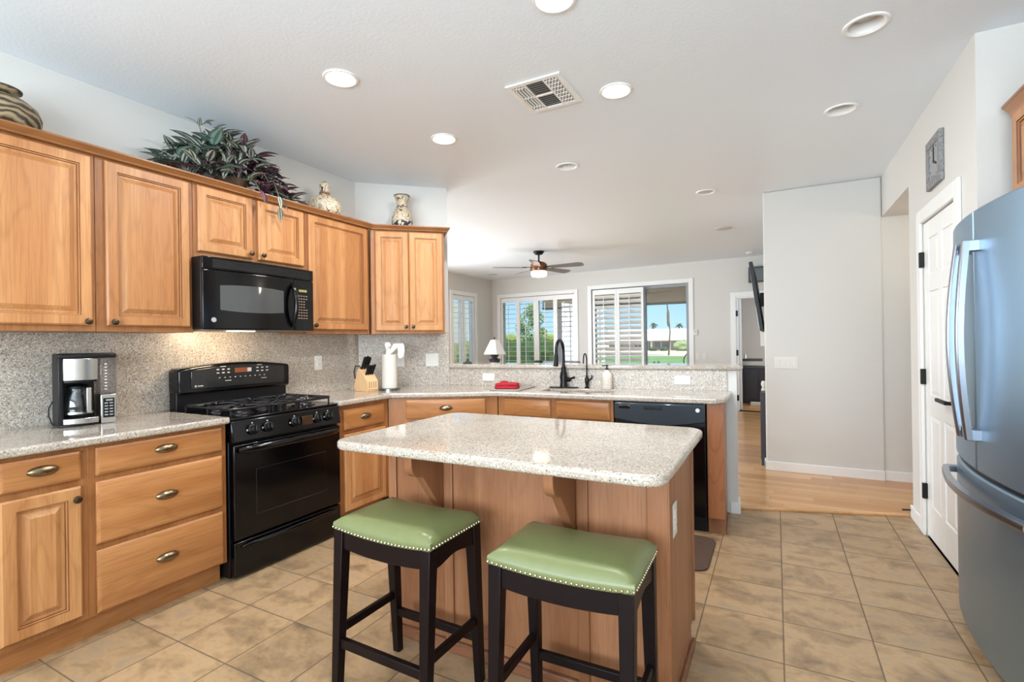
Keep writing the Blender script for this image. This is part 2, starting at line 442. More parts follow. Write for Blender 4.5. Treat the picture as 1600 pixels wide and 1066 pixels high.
# pony wall under the bar
pw = MB(); pw.M = Matrix.Translation((PONY0.x, PONY0.y, 0)) @ Matrix.Rotation(PR, 4, 'Z'); PL = (PONY1-PONY0).length
pw.box(-.12, PL, 0.0, .14, 0, 1.066)
struct('wall_pony', pw, WALL, label='half wall carrying the raised bar', cat='wall')
# great room
def wall_y(x0, x1, y0, y1, holes):
    m = MB(); y = y0
    for a, b, c, d in sorted(holes):
        m.box(x0, x1, y, a, 0, ZC); m.box(x0, x1, a, b, 0, c); m.box(x0, x1, a, b, d, ZC); y = b
    m.box(x0, x1, y, y1, 0, ZC); return m
struct('wall_west', wall_y(-6.0, -5.86, 3.55, 10.3, [(4.6, 7.2, .6, 2.4), (8.47, 9.33, .60, 2.30)]), WALL, label='great room side wall with the narrow shuttered window', cat='wall')  # first opening is unseen, added for the side fill lamp
wb = wall_strip(-.15, 8.2, 0, .15, 0, ZC, [(.24, 2.10, .60, 2.31), (2.49, 4.43, .012, 2.36), (5.24, 6.06, .012, 2.04)])
o = struct('wall_back', wb, WALL, label='great room far wall with window and patio door', cat='wall'); o.location = (BW.x, BW.y, 0); o.rotation_euler = (0, 0, BR)
# block with the light switches, television on its far side
YS = 5.518
struct('wall_switch', MB().box(-.099, .852, YS, 8.9, 0, ZC), WALL, label='white wall block with the light switches', cat='wall', bevel=.012)
struct('wall_hall', MB().box(.80, 2.2, YS+.022, YS+.16, 0, ZC), WALL, label='hall wall beside the switch wall', cat='wall')
wp = wall_y(.8555, .995, 3.137, 5.56, [(3.432, 4.132, 0, 2.035), (4.505, 5.55, 0, 2.381)])
struct('wall_pantry', wp, WALL, label='white wall with the pantry door', cat='wall')
struct('ceiling_hall', MB().box(.995, 2.2, 4.3, 5.56, 2.381, 2.5), WALL, label='low ceiling of the side hall', cat='ceiling')
struct('wall_hall_end', MB().box(2.1, 2.2, 3.2, 5.6, 0, ZC), WALL, label='end wall of the side hall', cat='wall')
struct('wall_alcove', MB().box(.99, 1.75, 3.138, 3.25, 0, ZC), WALL, label='white return wall beside the refrigerator', cat='wall')
struct('wall_right', MB().box(1.62, 1.75, -2.8, 3.2, 0, ZC), WALL, label='wall behind the refrigerator', cat='wall')
struct('wall_pantry_inside', MB().box(1.5, 1.6, 3.3, 4.4, 0, ZC), WALL, label='back of the pantry', cat='wall')
struct('wall_rear', wall_strip(-3.5, 1.8, -2.8, -2.66, 0, ZC, [(-2.5, 1.1, .55, 2.5)]), WALL, label='kitchen wall behind the viewer with a wide opening added for fill light', cat='wall')  # unseen opening, added to go with the rear fill lamp

# baseboards
struct('baseboard_switch', MB().box(-.115, .852, YS-.016, YS, .0, .097), TRIM, label='white baseboard under the light switches', cat='baseboard', bevel=.006)
struct('baseboard_switch_end', MB().box(-.115, -.099, YS-.016, YS+.3, .0, .097), TRIM, label='white baseboard at the end of the switch wall', cat='baseboard', bevel=.006)
struct('baseboard_hall', MB().box(.853, 2.1, YS+.004, YS+.022, 0, .097), TRIM, label='white baseboard in the side hall', cat='baseboard', bevel=.006)
struct('baseboard_pantry', MB().box(.840, .8555, 4.235, 4.52, 0, .09).box(.84, .98, 4.505, 4.52, 0, .09), TRIM, label='white baseboard beside the pantry door', cat='baseboard', bevel=.005)
bp_ = MB(); bp_.M = pw.M.copy(); bp_.box(PL-.055, PL+.014, -.014, .0, 0, .085).box(PL, PL+.014, 0, .155, 0, .085)
struct('baseboard_pony', bp_, TRIM, label='white baseboard round the end of the half wall', cat='baseboard', bevel=.004)
bb = MB().box(-.1, .14, -.014, 0, 0, .095).box(4.55, 5.14, -.014, 0, 0, .095)
o = struct('baseboard_back', bb, TRIM, label='white baseboard along the far wall', cat='baseboard', bevel=.004); o.location = (BW.x, BW.y, 0.012); o.rotation_euler = (0, 0, BR)
# threshold strip where planks meet tile
d = Vector((.8555+.262, 4.555-4.205)).normalized(); nn = Vector((d.y, -d.x))
a, b = Vector((-.262, 4.205)), Vector((.853, 4.555))
struct('trim_1', MB().prism([tuple(a), tuple(b), tuple(b+nn*.035), tuple(a+nn*.035)], 0, .017), wood('oak_nosing', (170, 120, 78), (196, 148, 100), (212, 166, 118), 'x'), label='oak threshold strip between planks and tile', cat='trim', bevel=.004)

# quartz backsplash
struct('trim_2', MB().box(XW, XW+.018, .5, 3.268, .9145, 1.40), QZB, label='speckled quartz backsplash behind the range', cat='backsplash')
b2 = MB(); b2.M = wc.M.copy(); b2.box(.012, .815, -.018, 0, .9145, 1.40)
struct('trim_3', b2, QZB, label='speckled quartz backsplash on the diagonal wall', cat='backsplash')
b3 = MB(); b3.M = pw.M.copy(); b3.box(.0, PL-.068, -.018, 0, .9145, 1.066)
struct('trim_4', b3, QZB, label='low quartz backsplash behind the sink', cat='backsplash')

# ------------------------------------------------------------------ cabinets
def panel_mesh(x0, x1, z0, z1, prof, y=0., back=.0, dark_segs=None):
    """front at -y; prof: (inset, depth in front of y)"""
    m = MB(); rings = [[(x0, y-back, z0), (x1, y-back, z0), (x1, y-back, z1), (x0, y-back, z1)]]
    for ins, dp in prof:
        rings.append([(x0+ins, y-dp, z0+ins), (x1-ins, y-dp, z0+ins), (x1-ins, y-dp, z1-ins), (x0+ins, y-dp, z1-ins)])
    m.loft(rings)
    if dark_segs: m.mi = [1 if (k//4) in dark_segs and k < 4*(len(rings)-1) else 0 for k in range(len(m.f))]
    return m
DOORP = [(0, .012), (.007, .020), (.048, .020), (.050, .014), (.055, .013), (.057, .0065), (.068, .0065), (.090, .0175)]
DRAWP = [(0, .012), (.012, .020)]
def pull(parent, x, z, y=-.020, w=.104):
    m = MB(); rings = []
    for k in range(9):
        a = PI*k/8; cz = math.sin(a)
        ring = []
        for i in range(13):
            b = -PI/2+PI*i/12
            ring.append((x-w/2*math.cos(a), y-.024*cz*math.cos(b), z+.0225*cz*math.sin(b)+.002))
        rings.append(ring)
    m.loft(rings, closed=False, cap0=False, cap1=False)
    return m.build('pull', BRONZE, parent)
def knob(parent, x, z, y=-.020):
    m = MB(); m.lathe([(.006, 0), (.006, .010), (.012, .014), (.0165, .019), (.0155, .024), (.009, .027), (.002, .0275)], (x, y, z), 16, 'y')
    return m.build('knob', KNOBM, parent)
def cabinet(name, label, loc, rot, w, depth, h, fronts, toe=0., group=None, body=None, end_panel=False):  # end_panel: an open box, for the sink
    c = thing(name, label, 'cabinet', loc, rot, group)
    m = MB()
    if end_panel:
        m.box(0, w, 0, .02, toe, h).box(0, .018, .02, depth, toe, h).box(w-.018, w, .02, depth, toe, h).box(.018, w-.018, .02, depth, toe, toe+.018)
    elif body: m.prism(body, toe, h)
    else: m.box(0, w, 0, depth, toe, h)
    m.build('carcass', WF, c, bevel=.0015)
    if toe: MB().box(0, w, .068, .088, 0, toe).build('toe_kick', WH, c)
    for f in fronts:
        k, x0, x1, z0, z1 = f[:5]
        if k == 'door':
            d = panel_mesh(x0, x1, z0, z1, DOORP, dark_segs=(3, 5)).build('door', WV, c, sharp=20, mat2=WG)
            if len(f) > 5: knob(d, *f[5])
        else:
            d = panel_mesh(x0, x1, z0, z1, DRAWP).build('drawer' if k == 'drawer' else 'false_front', WH, c, bevel=.002)
            if k == 'drawer': pull(d, (x0+x1)/2, (z0+z1)/2+.004)
    return c
XF = XW+.61; QT = PI/2
def lb(y): return (XF, y, 0)
cabinet('base_cabinet', 'wooden base cabinet with one drawer over one door, below the coffee maker', lb(.745), QT, .317, .60, .876,
        [('drawer', .03, .29, .735, .858), ('door', .03, .29, .14, .705, (.268, .655))], toe=.114, group='wooden base cabinets')
cabinet('base_cabinet', 'wooden base cabinet with three wide drawers next to the range', lb(1.062), QT, .624, .60, .876,
        [('drawer', .027, .598, .735, .860), ('drawer', .027, .598, .43, .708), ('drawer', .027, .598, .125, .403)], toe=.114, group='wooden base cabinets')
cabinet('base_cabinet', 'narrow wooden base cabinet with drawer and door between range and corner', lb(2.478), QT, .507, .60, .876,
        [('drawer', .05, .452, .700, .842), ('door', .05, .462, .128, .668, (.262, .64))], toe=.114, group='wooden base cabinets')
AF = (XF, 2.985); BFp = (-1.965, 3.462); DR = math.atan2(BFp[1]-AF[1], BFp[0]-AF[0]); DL = math.hypot(BFp[0]-AF[0], BFp[1]-AF[1])
cabinet('base_cabinet', 'angled wooden corner base cabinet with one wide drawer and brass cup pull', (AF[0], AF[1], 0), DR, DL, .4, .876,
        [('drawer', .141, .762, .712, .858), ('door', .141, .45, .13, .685), ('door', .455, .762, .13, .685)], toe=.114, group='wooden base cabinets',
        body=[(0.004, 0), (DL-.004, 0), (DL-.10, .42), (.10, .42)])
SR = R(2.8)
cabinet('base_cabinet', 'wooden sink base cabinet with two plain false drawer fronts', (BFp[0]+.001, BFp[1]+.0005, 0), SR, .926, .42, .876,
        [('false', .058, .447, .725, .860), ('false', .493, .903, .725, .860), ('door', .058, .447, .13, .70, (.42, .66)), ('door', .493, .903, .13, .70, (.508, .66))], toe=.114, group='wooden base cabinets', end_panel=True)
def on_sink(u, v=0, z=0): return (BFp[0]+u*math.cos(SR)-v*math.sin(SR), BFp[1]+u*math.sin(SR)+v*math.cos(SR), z)
ep = thing('end_panel', 'reddish wooden end panel closing the counter beside the dishwasher', 'cabinet panel', on_sink(1.553), SR)
MB().box(0, .104, 0, .42, .114, .876).build('panel', wood('cherry_panel', (108, 58, 30), (146, 86, 47), (162, 102, 62), 'z'), ep, bevel=.002)
MB().box(0, .104, .05, .41, 0, .114).build('toe_kick', WI, ep); MB().box(.104, .112, .05, .41, 0, .04).build('shoe_molding', WIH, ep)

# upper cabinets
XU = XW+.305; UZ = 1.385; UT = 2.268
def ub(y, z=UZ): return (XU, y, z)
H = UT-UZ
cabinet('wall_cabinet', 'tall wooden wall cabinet with one door, under the carved brown pot', ub(.72), QT, .505, .302, H, [('door', .055, .488, .03, H-.018, (.462, .048))], group='wooden wall cabinets')
cabinet('wall_cabinet', 'tall wooden wall cabinet with one door, between carved pot and microwave', ub(1.227), QT, .47, .302, H, [('door', .04, .446, .03, H-.018, (.065, .048))], group='wooden wall cabinets')
cabinet('wall_cabinet', 'short wooden two-door wall cabinet above the microwave', ub(1.699, 1.826), QT, .782, .302, UT-1.826,
        [('door', .022, .368, .036, UT-1.826-.018, (.345, .068)), ('door', .408, .762, .036, UT-1.826-.018, (.43, .068))], group='wooden wall cabinets')
cabinet('wall_cabinet', 'tall wooden wall cabinet with one wide door, under the bird pottery', ub(2.483), QT, .632, .302, H, [('door', .022, .602, .03, H-.018, (.06, .06))], group='wooden wall cabinets')
dl = Vector((A0.x, A0.y))+DN*.305
cabinet('wall_cabinet', 'diagonal wooden corner wall cabinet with two narrow doors', (dl.x, dl.y, UZ), DA, .745, .30, H,
        [('door', .165, .440, .025, H-.018, (.413, .06)), ('door', .446, .730, .025, H-.018, (.472, .06))], group='wooden wall cabinets',
        body=[(.131, 0), (.745, 0), (.745, .302), (.012, .302)])
# crown along the whole run
q0 = Vector((A0.x, A0.y))+DN*.305
c1 = Vector((XU, q0.y+(XU-q0.x)*math.tan(DA))); c2 = q0+DD*.745; c3 = q0+DD*.745-DN*.30
cr = sweep([(XU, .70), tuple(c1), tuple(c2), tuple(c3)], [(-.004, 2.262), (.026, 2.262), (.028, 2.270), (.046, 2.288), (.050, 2.290), (.050, 2.299), (-.004, 2.299)])
tag(cr.build('crown_molding', wood('crown_wood', (112, 68, 34), (142, 92, 50), (160, 108, 64), 'y'), smooth=False), 'stepped wooden crown molding along the top of the wall cabinets', 'crown molding')
# over the refrigerator
fc = cabinet('wall_cabinet', 'wooden wall cabinet with crown above the steel refrigerator', (.955, 3.04, 1.88), -QT, .98, .62, .43,
             [('door', .045, .47, .03, .40, (.44, .06)), ('door', .51, .935, .03, .40, (.54, .06))])
sw = sweep([(0, .62), (0, 0), (.98, 0)], [(-.002, .405), (.006, .405), (.008, .42), (.026, .452), (.030, .455), (.030, .468), (-.002, .468)])
sw.build('crown', wood('crown_wood_dark', (110, 72, 46), (140, 94, 62), (160, 112, 78), 'x'), fc, smooth=False)

# ------------------------------------------------------------------ countertops
XN = XW+.648
ct = slab([(XW+.001, .55), (XN, .55), (XN, 1.692), (XW+.001, 1.692)], [], .877, .914)
tag(ct.build('countertop', QZ, bevel=.011, seg=3), 'speckled quartz countertop with the coffee maker on it', 'countertop')
SK = [on_sink(.30, .085), on_sink(.86, .085), on_sink(.86, .375), on_sink(.30, .375)]
pe = PONY0+(PONY1-PONY0).normalized()*(PL-.066)
dq = Vector((A0.x, A0.y))
ct2 = slab([(XW+.001, 2.468), (XN, 2.468), (XN, 2.985), (-1.965, 3.425), (-.345, 3.504), (-.300, 3.55), (-.294, pe.y-.004), (pe.x, pe.y-.002), (PONY0.x+.01, PONY0.y-.004), tuple(A0+DN*.002)],
           [[(p[0], p[1]) for p in SK]], .877, .914)
tag(ct2.build('countertop', QZ, bevel=.011, seg=3), 'long angled quartz countertop carrying the sink and faucets', 'countertop')
bar = MB(); bar.M = pw.M.copy()
bar.prism([(.012, -.035), (PL-.02, -.035), (PL+.03, -.005), (PL+.045, .10), (PL+.03, .30), (PL-.01, .34), (-.02, .34), (-.02, .0)], 1.0665, 1.104)
tag(bar.build('bar_top', QZ, bevel=.013, seg=3), 'raised quartz bar top on the half wall behind the sink', 'bar top')

# ------------------------------------------------------------------ island
IX0, IX1, IY0, IY1 = -1.56, -.333, 1.745, 2.285
isl = thing('kitchen_island', 'kitchen island with overhanging speckled quartz top and panelled wooden base', 'kitchen island', (-.95, 2.0, 0))
def I(mb): mb.M = Matrix.Translation((.95, -2.0, 0)); return mb
I(MB()).box(IX0, IX1, IY0, IY1, .09, .877).build('body', WI, isl, bevel=.003)
I(MB()).box(IX0+.0, IX1-.0, IY0, IY1-.07, 0, .09).build('plinth', WI, isl)
for x0, x1 in ((IX0-.002, IX0+.042), (-1.258, -1.214), (-.660, -.616), (IX1-.07, IX1+.002)):
    I(MB()).box(x0, x1, IY0-.011, IY0+.01, .0, .877).build('batten', WI, isl, bevel=.003)
I(MB()).box(IX1-.01, IX1+.008, IY0-.008, IY0+.05, .0, .877).build('corner_post', WI, isl, bevel=.004)
I(MB()).box(IX1-.01, IX1+.008, IY1-.025, IY1+.002, .09, .877).build('corner_post', WI, isl, bevel=.003)
bm_ = I(MB()); bm_.box(IX0, IX1, IY0-.020, IY0, 0, .05); bm_.build('base_trim', WIH, isl, bevel=.006)
bm_ = I(MB()); bm_.box(IX1, IX1+.014, IY0-.01, IY1-.05, 0, .035); bm_.build('base_trim', WIH, isl, bevel=.004)
def corbel(x0):
    # profile (y, z) from the island face outwards
    p = [(IY0, .876), (IY0-.215, .876), (IY0-.215, .826)]
    for k in range(1, 7):
        a = R(180+15*k); p.append((IY0-.150+.065*math.cos(a)*1.0, .826+.058*math.sin(a)))
    for k in range(1, 9):
        t = k/8; p.append((IY0-.150+.02*t+.125*t*t*(.6)+.02*t, .768-.16*t**1.6*.9+.0))
    p += [(IY0, .60)]
    m = I(MB()); m.prism(p, x0, x0+.038, 'x'); m.build('corbel', WI, isl, bevel=.003)
corbel(-1.300); corbel(-.702)
it = I(MB()); it.prism(round_rect(-1.612, -.283, 1.442, 2.335, .075, 7), .877, .914); it.build('countertop', QZ, isl, bevel=.013, seg=4)
def plate(name, label, cat, loc, rot, w, h, kind, group=None):
    """wall plate, front at local -y"""
    t = thing(name, label, cat, loc, rot, group)
    MB().box(-w/2, w/2, -.006, 0, -h/2, h/2).build('cover_plate', WHITE, t, bevel=.002)
    if kind == 'outlet':
        hz = h > w
        for s in (-1, 1):
            m = MB(); cx, cz = (0, s*.02) if hz else (s*.02, 0)
            m.box(cx-.014, cx+.014, -.0085, -.005, cz-.014, cz+.014); o = m.build('socket', WHITE, t, bevel=.002)
            k = MB()
            for e in (-.005, .005):
                k.box(cx+(e if hz else -.002), cx+(e+.0015 if hz else .004), -.0092, -.008, cz+(-.002 if hz else e), cz+(.006 if hz else e+.0015))
            k.build('slot', DUCT, o)
    else:
        n = kind
        for i in range(n):
            cx = (i-(n-1)/2)*.046
            MB().box(cx-.016, cx+.016, -.011, -.005, -.033, .033).build('rocker', WHITE, t, bevel=.002)
    return t
plate('wall_outlet', 'white outlet plate on the end of the kitchen island', 'outlet', (IX1+.0005, 1.845, .662), QT, .072, .116, 'outlet')
plate('wall_outlet', 'white upright outlet plate on the backsplash just past the range', 'outlet', (XW+.0185, 2.832, 1.157), QT, .072, .116, 'outlet')
dp = A0+DD*.66+DN*.0185
plate('light_switch', 'square white double switch plate on the diagonal backsplash', 'light switch', (dp.x, dp.y, 1.148), DA, .116, .116, 2)
dp = A0+DD*.375+DN*.0185
plate('wall_outlet', 'white outlet plate behind the paper towel roll', 'outlet', (dp.x, dp.y, 1.15), DA, .072, .116, 'outlet')
for u, lab in ((.405, 'white sideways outlet plate above the red dish towel'), (2.055, 'white sideways outlet plate on the low backsplash past the soap bottle')):
    p = PONY0+(PONY1-PONY0).normalized()*u; nrm = Vector((math.sin(PR), -math.cos(PR)))*.0185
    plate('wall_outlet', lab, 'outlet', (p.x+nrm.x, p.y+nrm.y, .990), PR, .118, .068, 'outlet')
plate('light_switch', 'wide white four-rocker switch plate on the white wall block', 'light switch', (.084, YS-.0005, 1.064), 0, .20, .116, 4)

# ------------------------------------------------------------------ range
rg = thing('gas_range', 'black gas range with oven door and backguard between base cabinets', 'range', (XF, 1.700, 0), QT)
RW = .768
MB().box(0, RW, .0, .575, .012, .888).build('body', BLACKM, rg, bevel=.004)
for x in (.04, RW-.04):
    for y in (.04, .53): MB().lathe([(.018, 0), (.018, .014)], (x, y, 0), 12).build('foot', BLACKM, rg)
od = MB().box(.006, RW-.006, -.042, .0, .222, .752).build('oven_door', BLACK, rg, bevel=.008, seg=3)
panel_mesh(.135, RW-.125, .335, .60, [(0, .0), (.003, .0025), (.006, .001)], y=-.0405, back=-.003).build('oven_window', plain('oven_window_glass', (20, 20, 18), .06, coat=.3), od)
hp = [(.03+ (RW-.06)*k/16, -.045-.042*math.sin(PI*k/16)**.7, .722+.004*math.sin(PI*k/16)) for k in range(17)]
MB().tube(hp, [.014]+[.024]*15+[.014], 12).build('oven_handle', BLACK, od)
dr_ = MB().box(.006, RW-.006, -.040, 0, .018, .212).build('storage_drawer', BLACK, rg, bevel=.008, seg=3)
hp = [(.045+(RW-.09)*k/14, -.044-.020*math.sin(PI*k/14)**.7, .182+.006*math.sin(PI*k/14)) for k in range(15)]
MB().tube(hp, [.006]+[.014]*13+[.006], 10).build('drawer_handle', BLACK, dr_)
MB().prism([(-.046, .765), (.05, .765), (.05, .892), (-.004, .892), (-.028, .882)], .0, RW, 'x').build('control_front', BLACK, rg, bevel=.006)
for i, x in enumerate((.121, .217, .402, .574, .663)):
    k = MB(); k.M = Matrix.Translation((x, -.042, .826)) @ Matrix.Rotation(R(-14), 4, 'X')
    k.lathe([(.030, 0), (.030, .006), (.024, .010), (.022, .026), (.019, .030), (.002, .031)], (0, 0, 0), 20, 'y')
    kn = k.build('burner_knob', BLACKM, rg)
    k2 = MB(); k2.M = k.M.copy(); k2.box(-.006, .006, -.042, -.028, -.024, .024); k2.build('grip', BLACK, kn, bevel=.003)
    k3 = MB(); k3.M = k.M.copy(); k3.box(-.040, -.033, -.003, 0, -.005, .004).box(-.004, .004, -.003, 0, .034, .040); k3.build('dial_mark', MARK, kn)
MB().box(.452, .535, -.047, -.040, .796, .852).build('indicator_panel', plain('bronze_panel', (96, 72, 52), .25, .6), rg, bevel=.002)
MB().box(.0, RW, -.02, .50, .886, .900).build('cooktop', BLACK, rg, bevel=.005)
for cx, cy, r in ((.165, .125, .045), (.165, .375, .036), (.384, .25, .04), (.603, .125, .05), (.603, .375, .036)):
    m = MB(); m.lathe([(r*1.5, .900), (r*1.5, .904), (r*1.1, .907), (r, .914), (r, .920), (r*.4, .922), (.004, .922)], (cx, cy, 0), 20)
    m.build('burner', IRON, rg)
for g, (gx0, gx1) in enumerate(((.03, .285), (.29, .478), (.483, RW-.03))):
    m = MB(); z = .944
    rr = round_rect(gx0, gx1, .015, .485, .03, 4); m.tube([(x, y, z) for x, y in rr+[rr[0]]], .008, 8)
    m.tube([(gx0, .25, z), (gx1, .25, z)], .006, 8)
    cx = (gx0+gx1)/2
    for cy in (.125, .375):
        for a in range(4):
            ca, sa = math.cos(PI/4+a*PI/2), math.sin(PI/4+a*PI/2); L = min((gx1-gx0)/2, .115)
            m.tube([(cx+ca*L*1.2, cy+sa*L, z), (cx+ca*L*.7, cy+sa*L*.6, z+.006), (cx+ca*.025, cy+sa*.022, z+.004)], .006, 8)
        m.tube([(gx0, cy, z), (gx0+.06, cy, z+.004)], .006, 8); m.tube([(gx1, cy, z), (gx1-.06, cy, z+.004)], .006, 8)
    for x in (gx0+.008, gx1-.008):
        for y in (.03, .25, .47): m.tube([(x, y, .899), (x, y, z)], .006, 8)
    m.build('grate', IRON, rg)
MB().box(.002, RW-.002, .505, .58, .895, 1.03).build('backguard_riser', BLACKM, rg, bevel=.008)
arch = [(0.0, 1.022), (.012, 1.012), (RW-.012, 1.012), (RW, 1.022), (RW, 1.158)]+[(RW-.014-(RW-.028)*k/14, 1.168+.028*math.sin(PI*k/14)) for k in range(15)]+[(0, 1.158)]
bg = MB().prism(arch, .470, .585, 'y').build('backguard', BLACK, rg, bevel=.012, seg=3)
MB().prism([(.07, 1.04), (RW-.05, 1.04), (RW-.05, 1.155)]+[(RW-.06-(RW-.14)*k/10, 1.158+.022*math.sin(PI*k/10)) for k in range(11)]+[(.07, 1.15)], .464, .472, 'y').build('control_panel', plain('panel_black', (20, 21, 23), .2, coat=.3), bg, bevel=.003)
MB().box(.345, .432, .4615, .465, 1.128, 1.158).build('clock_display', DISP, bg)
MB().box(.434, .462, .4615, .465, 1.130, 1.156).build('clock_digits', MARK, bg)
pr_ = MB()
for x in (.225, .26, .295, .50, .535, .572):
    for z in (1.128, 1.150): pr_.box(x, x+.016, .4618, .465, z, z+.007)
for k in range(10): pr_.box(.24+k*.035, .248+k*.035, .4618, .465, 1.098, 1.103)
for x in (.25, .505): pr_.box(x, x+.035, .4618, .465, 1.170, 1.174).box(x+.03, x+.07, .4618, .465, 1.078, 1.082)
pr_.build('button_marks', MARK, bg)
bz = MB(); bz.lathe([(.007, 0), (.006, .0015), (.002, .002)], (.095, .464, 1.058), 12, 'y'); bz.box(.106, .14, .4625, .465, 1.055, 1.061); bz.build('badge', MARK, bg)

# ------------------------------------------------------------------ microwave
MX, MZ = .772, 1.398
mw = thing('microwave_oven', 'black over-the-range microwave with bowed handle and lit underside', 'microwave', (-2.905, 1.690, MZ), QT)
MB().box(0, MX, .0, .375, .004, .426).build('body', BLACKM, mw, bevel=.004)
def mfront(x0, x1, z0, z1, bulge=.022):
    n = 12; p = []
    for k in range(n+1):
        x = x0+(x1-x0)*k/n; u = 2*x/MX-1; p.append((x, -.018-bulge*(1-u*u)))
    m = MB(); m.prism(p+[(x1, 0), (x0, 0)], z0, z1); return m
md = mfront(.0, .602, .004, .350).build('door', BLACK, mw, bevel=.006, seg=3)
mfront(.0, MX, .352, .426).build('vent_panel', BLACK, mw, bevel=.004)
vs = MB()
for k in range(5):
    n = 10; z = .366+k*.0095; p = []
    for i in range(n+1):
        x = .055+.68*i/n; u = 2*x/MX-1; p.append((x, -.0195-.022*(1-u*u)))
    vs.prism(p+[(p[-1][0], p[-1][1]+.002), (p[0][0], p[0][1]+.002)], z, z+.0045)
vs.build('vent_slats', plain('vent_black', (5, 5, 6), .6), mw)
def arcpatch(x0, x1, z0, z1, lift, r=.0):
    n = 12; a, b = [], []
    for i in range(n+1):
        x = x0+(x1-x0)*i/n; u = 2*x/MX-1; y = -.018-.022*(1-u*u)-lift; t = (i/n*2-1); bow = .010*(1-t*t)
        a.append((x, y, z0-bow)); b.append((x, y, z1+bow))
    m = MB(); vv = a+b; m.add(vv+[(p[0], p[1]+.003, p[2]) for p in vv], [(i, i+1, n+2+i, n+1+i) for i in range(n)]+[tuple(range(n+1))+tuple(range(2*n+1, n, -1))][:0]); return m
arcpatch(.095, .515, .118, .262, .0012).build('window', plain('microwave_window', (64, 66, 66), .05, coat=.5), md)
mcp = mfront(.606, MX, .004, .350).build('control_panel', BLACK, mw, bevel=.005, seg=3)
yk = lambda x: -.018-.022*(1-(2*x/MX-1)**2)
MB().box(.640, .705, yk(.66)-.002, yk(.66)+.012, .268, .284).build('clock_display', DISP2, mcp)
kp = MB()
for r_ in range(9):
    for c_ in range(4):
        if (r_ in (4, 5, 6) and c_ == 3): continue
        x = .632+c_*.0225; kp.box(x, x+.013, yk(x)-.0012, yk(x)+.01, .085+r_*.019, .091+r_*.019)
kp.build('keypad', plain('keypad_print', (150, 128, 108), .5), mcp)
ha = [(.578, yk(.578)+.004-.055*math.sin(PI*k/14)**.6, .030+.285*k/14) for k in range(15)]
MB().tube(ha, [.010]+[.0145]*13+[.010], 12).build('handle', BLACK, md)
bd = MB(); bd.lathe([(.0155, 0), (.0155, .002), (.0125, .003), (.012, .0022), (.007, .0022), (.0065, .003), (.002, .003)], (.058, yk(.058)-.0005, .058), 24, 'y'); bd.build('badge', CHROME, md)
MB().box(.03, MX-.03, .02, .34, -.001, .006).build('underside', DUCT, mw)
MB().box(.20, .36, .035, .085, -.005, .0).build('cooktop_lamp', LITS, mw)
lamp('AREA', 'microwave_lamp', (-2.975, 1.965, MZ-.012), 1.9, (1, .76, .50), .14, .05, aim=(-.75, 0, -.66))

# ------------------------------------------------------------------ refrigerator
fr = thing('refrigerator', 'slate steel french-door refrigerator with bowed handles and bottom freezer drawer', 'refrigerator', (.738, 3.03, 0), -QT)
FW = .955
def arc(x0, x1, y_off=0., n=14, th=.07):
    p = []
    for k in range(n+1):
        x = x0+(x1-x0)*k/n; u = 2*x/FW-1; p.append((x, -.056*(1-u*u)+y_off+(.012*max(0, abs(u)-.94)/.06)))
    return p+[(x1, th), (x0, th)]
MB().box(.012, FW-.012, .075, .80, .03, 1.765).build('body', SLATED, fr, bevel=.004)
ld = MB().prism(arc(.0, .4745), .778, 1.788).build('door', SLATE, fr, bevel=.008, seg=3)
rd = MB().prism(arc(.4785, FW), .778, 1.788).build('door', SLATE, fr, bevel=.008, seg=3)
fd = MB().prism(arc(.0, FW), .085, .762).build('freezer_drawer', SLATE, fr, bevel=.009, seg=3)
MB().prism(arc(.012, FW-.012, .012), .758, .782).build('gasket', BLACKM, fr)
MB().box(.02, FW-.02, .02, .10, .005, .08).build('toe_grille', BLACKM, fr)
for x in (.05, FW-.05): MB().box(x-.03, x+.03, .03, .16, 1.765, 1.80).build('hinge_cover', SLATED, fr, bevel=.006)
def bowed(x, sgn, parent):
    yb = lambda x_: -.056*(1-(2*x_/FW-1)**2)
    ring = []
    n = 16; m = MB(); pts = []
    for k in range(n+1):
        t = k/n; z = 1.665-(1.665-.905)*t; s = math.sin(PI*t)
        pts.append((x+sgn*.012*s, yb(x)-.036-.026*s, z))
    rings = []
    for p in pts:
        w, dth = .017, .011
        rings.append([(p[0]-w, p[1]-dth*.6, p[2]), (p[0]-w*.6, p[1]-dth, p[2]), (p[0]+w*.6, p[1]-dth, p[2]), (p[0]+w, p[1]-dth*.6, p[2]), (p[0]+w, p[1]+dth, p[2]), (p[0]-w, p[1]+dth, p[2])])
    m.loft(rings); h = m.build('handle', HANDM, parent)
    for z0, z1 in ((1.625, 1.668), (.902, .945)): MB().box(x-.016, x+.016, yb(x)-.044, yb(x)+.004, z0, z1).build('handle_bracket', HANDM, h, bevel=.003)
bowed(.435, -1, ld); bowed(.522, 1, rd)
pts = [(.05+(FW-.10)*k/18, -.056*(1-(2*(.05+(FW-.10)*k/18)/FW-1)**2)-.036-.014*math.sin(PI*k/18), .695) for k in range(19)]
rings = [[(p[0], p[1]-.012, p[2]-.014), (p[0], p[1]-.016, p[2]), (p[0], p[1]-.012, p[2]+.014), (p[0], p[1]+.010, p[2]+.016), (p[0], p[1]+.010, p[2]-.016)] for p in pts]
m = MB(); m.loft(rings); fh = m.build('drawer_handle', HANDM, fd)
for x in (.055, FW-.055): MB().box(x-.015, x+.015, -.050, .004, .68, .71).build('handle_bracket', HANDM, fh, bevel=.003)
bx = .872; bd = MB(); bd.lathe([(.019, 0), (.019, .002), (.015, .004), (.0145, .003), (.008, .003), (.007, .004), (.002, .004)], (bx, -.056*(1-(2*bx/FW-1)**2)+.001, 1.668), 24, 'y'); bd.build('badge', CHROME, rd)

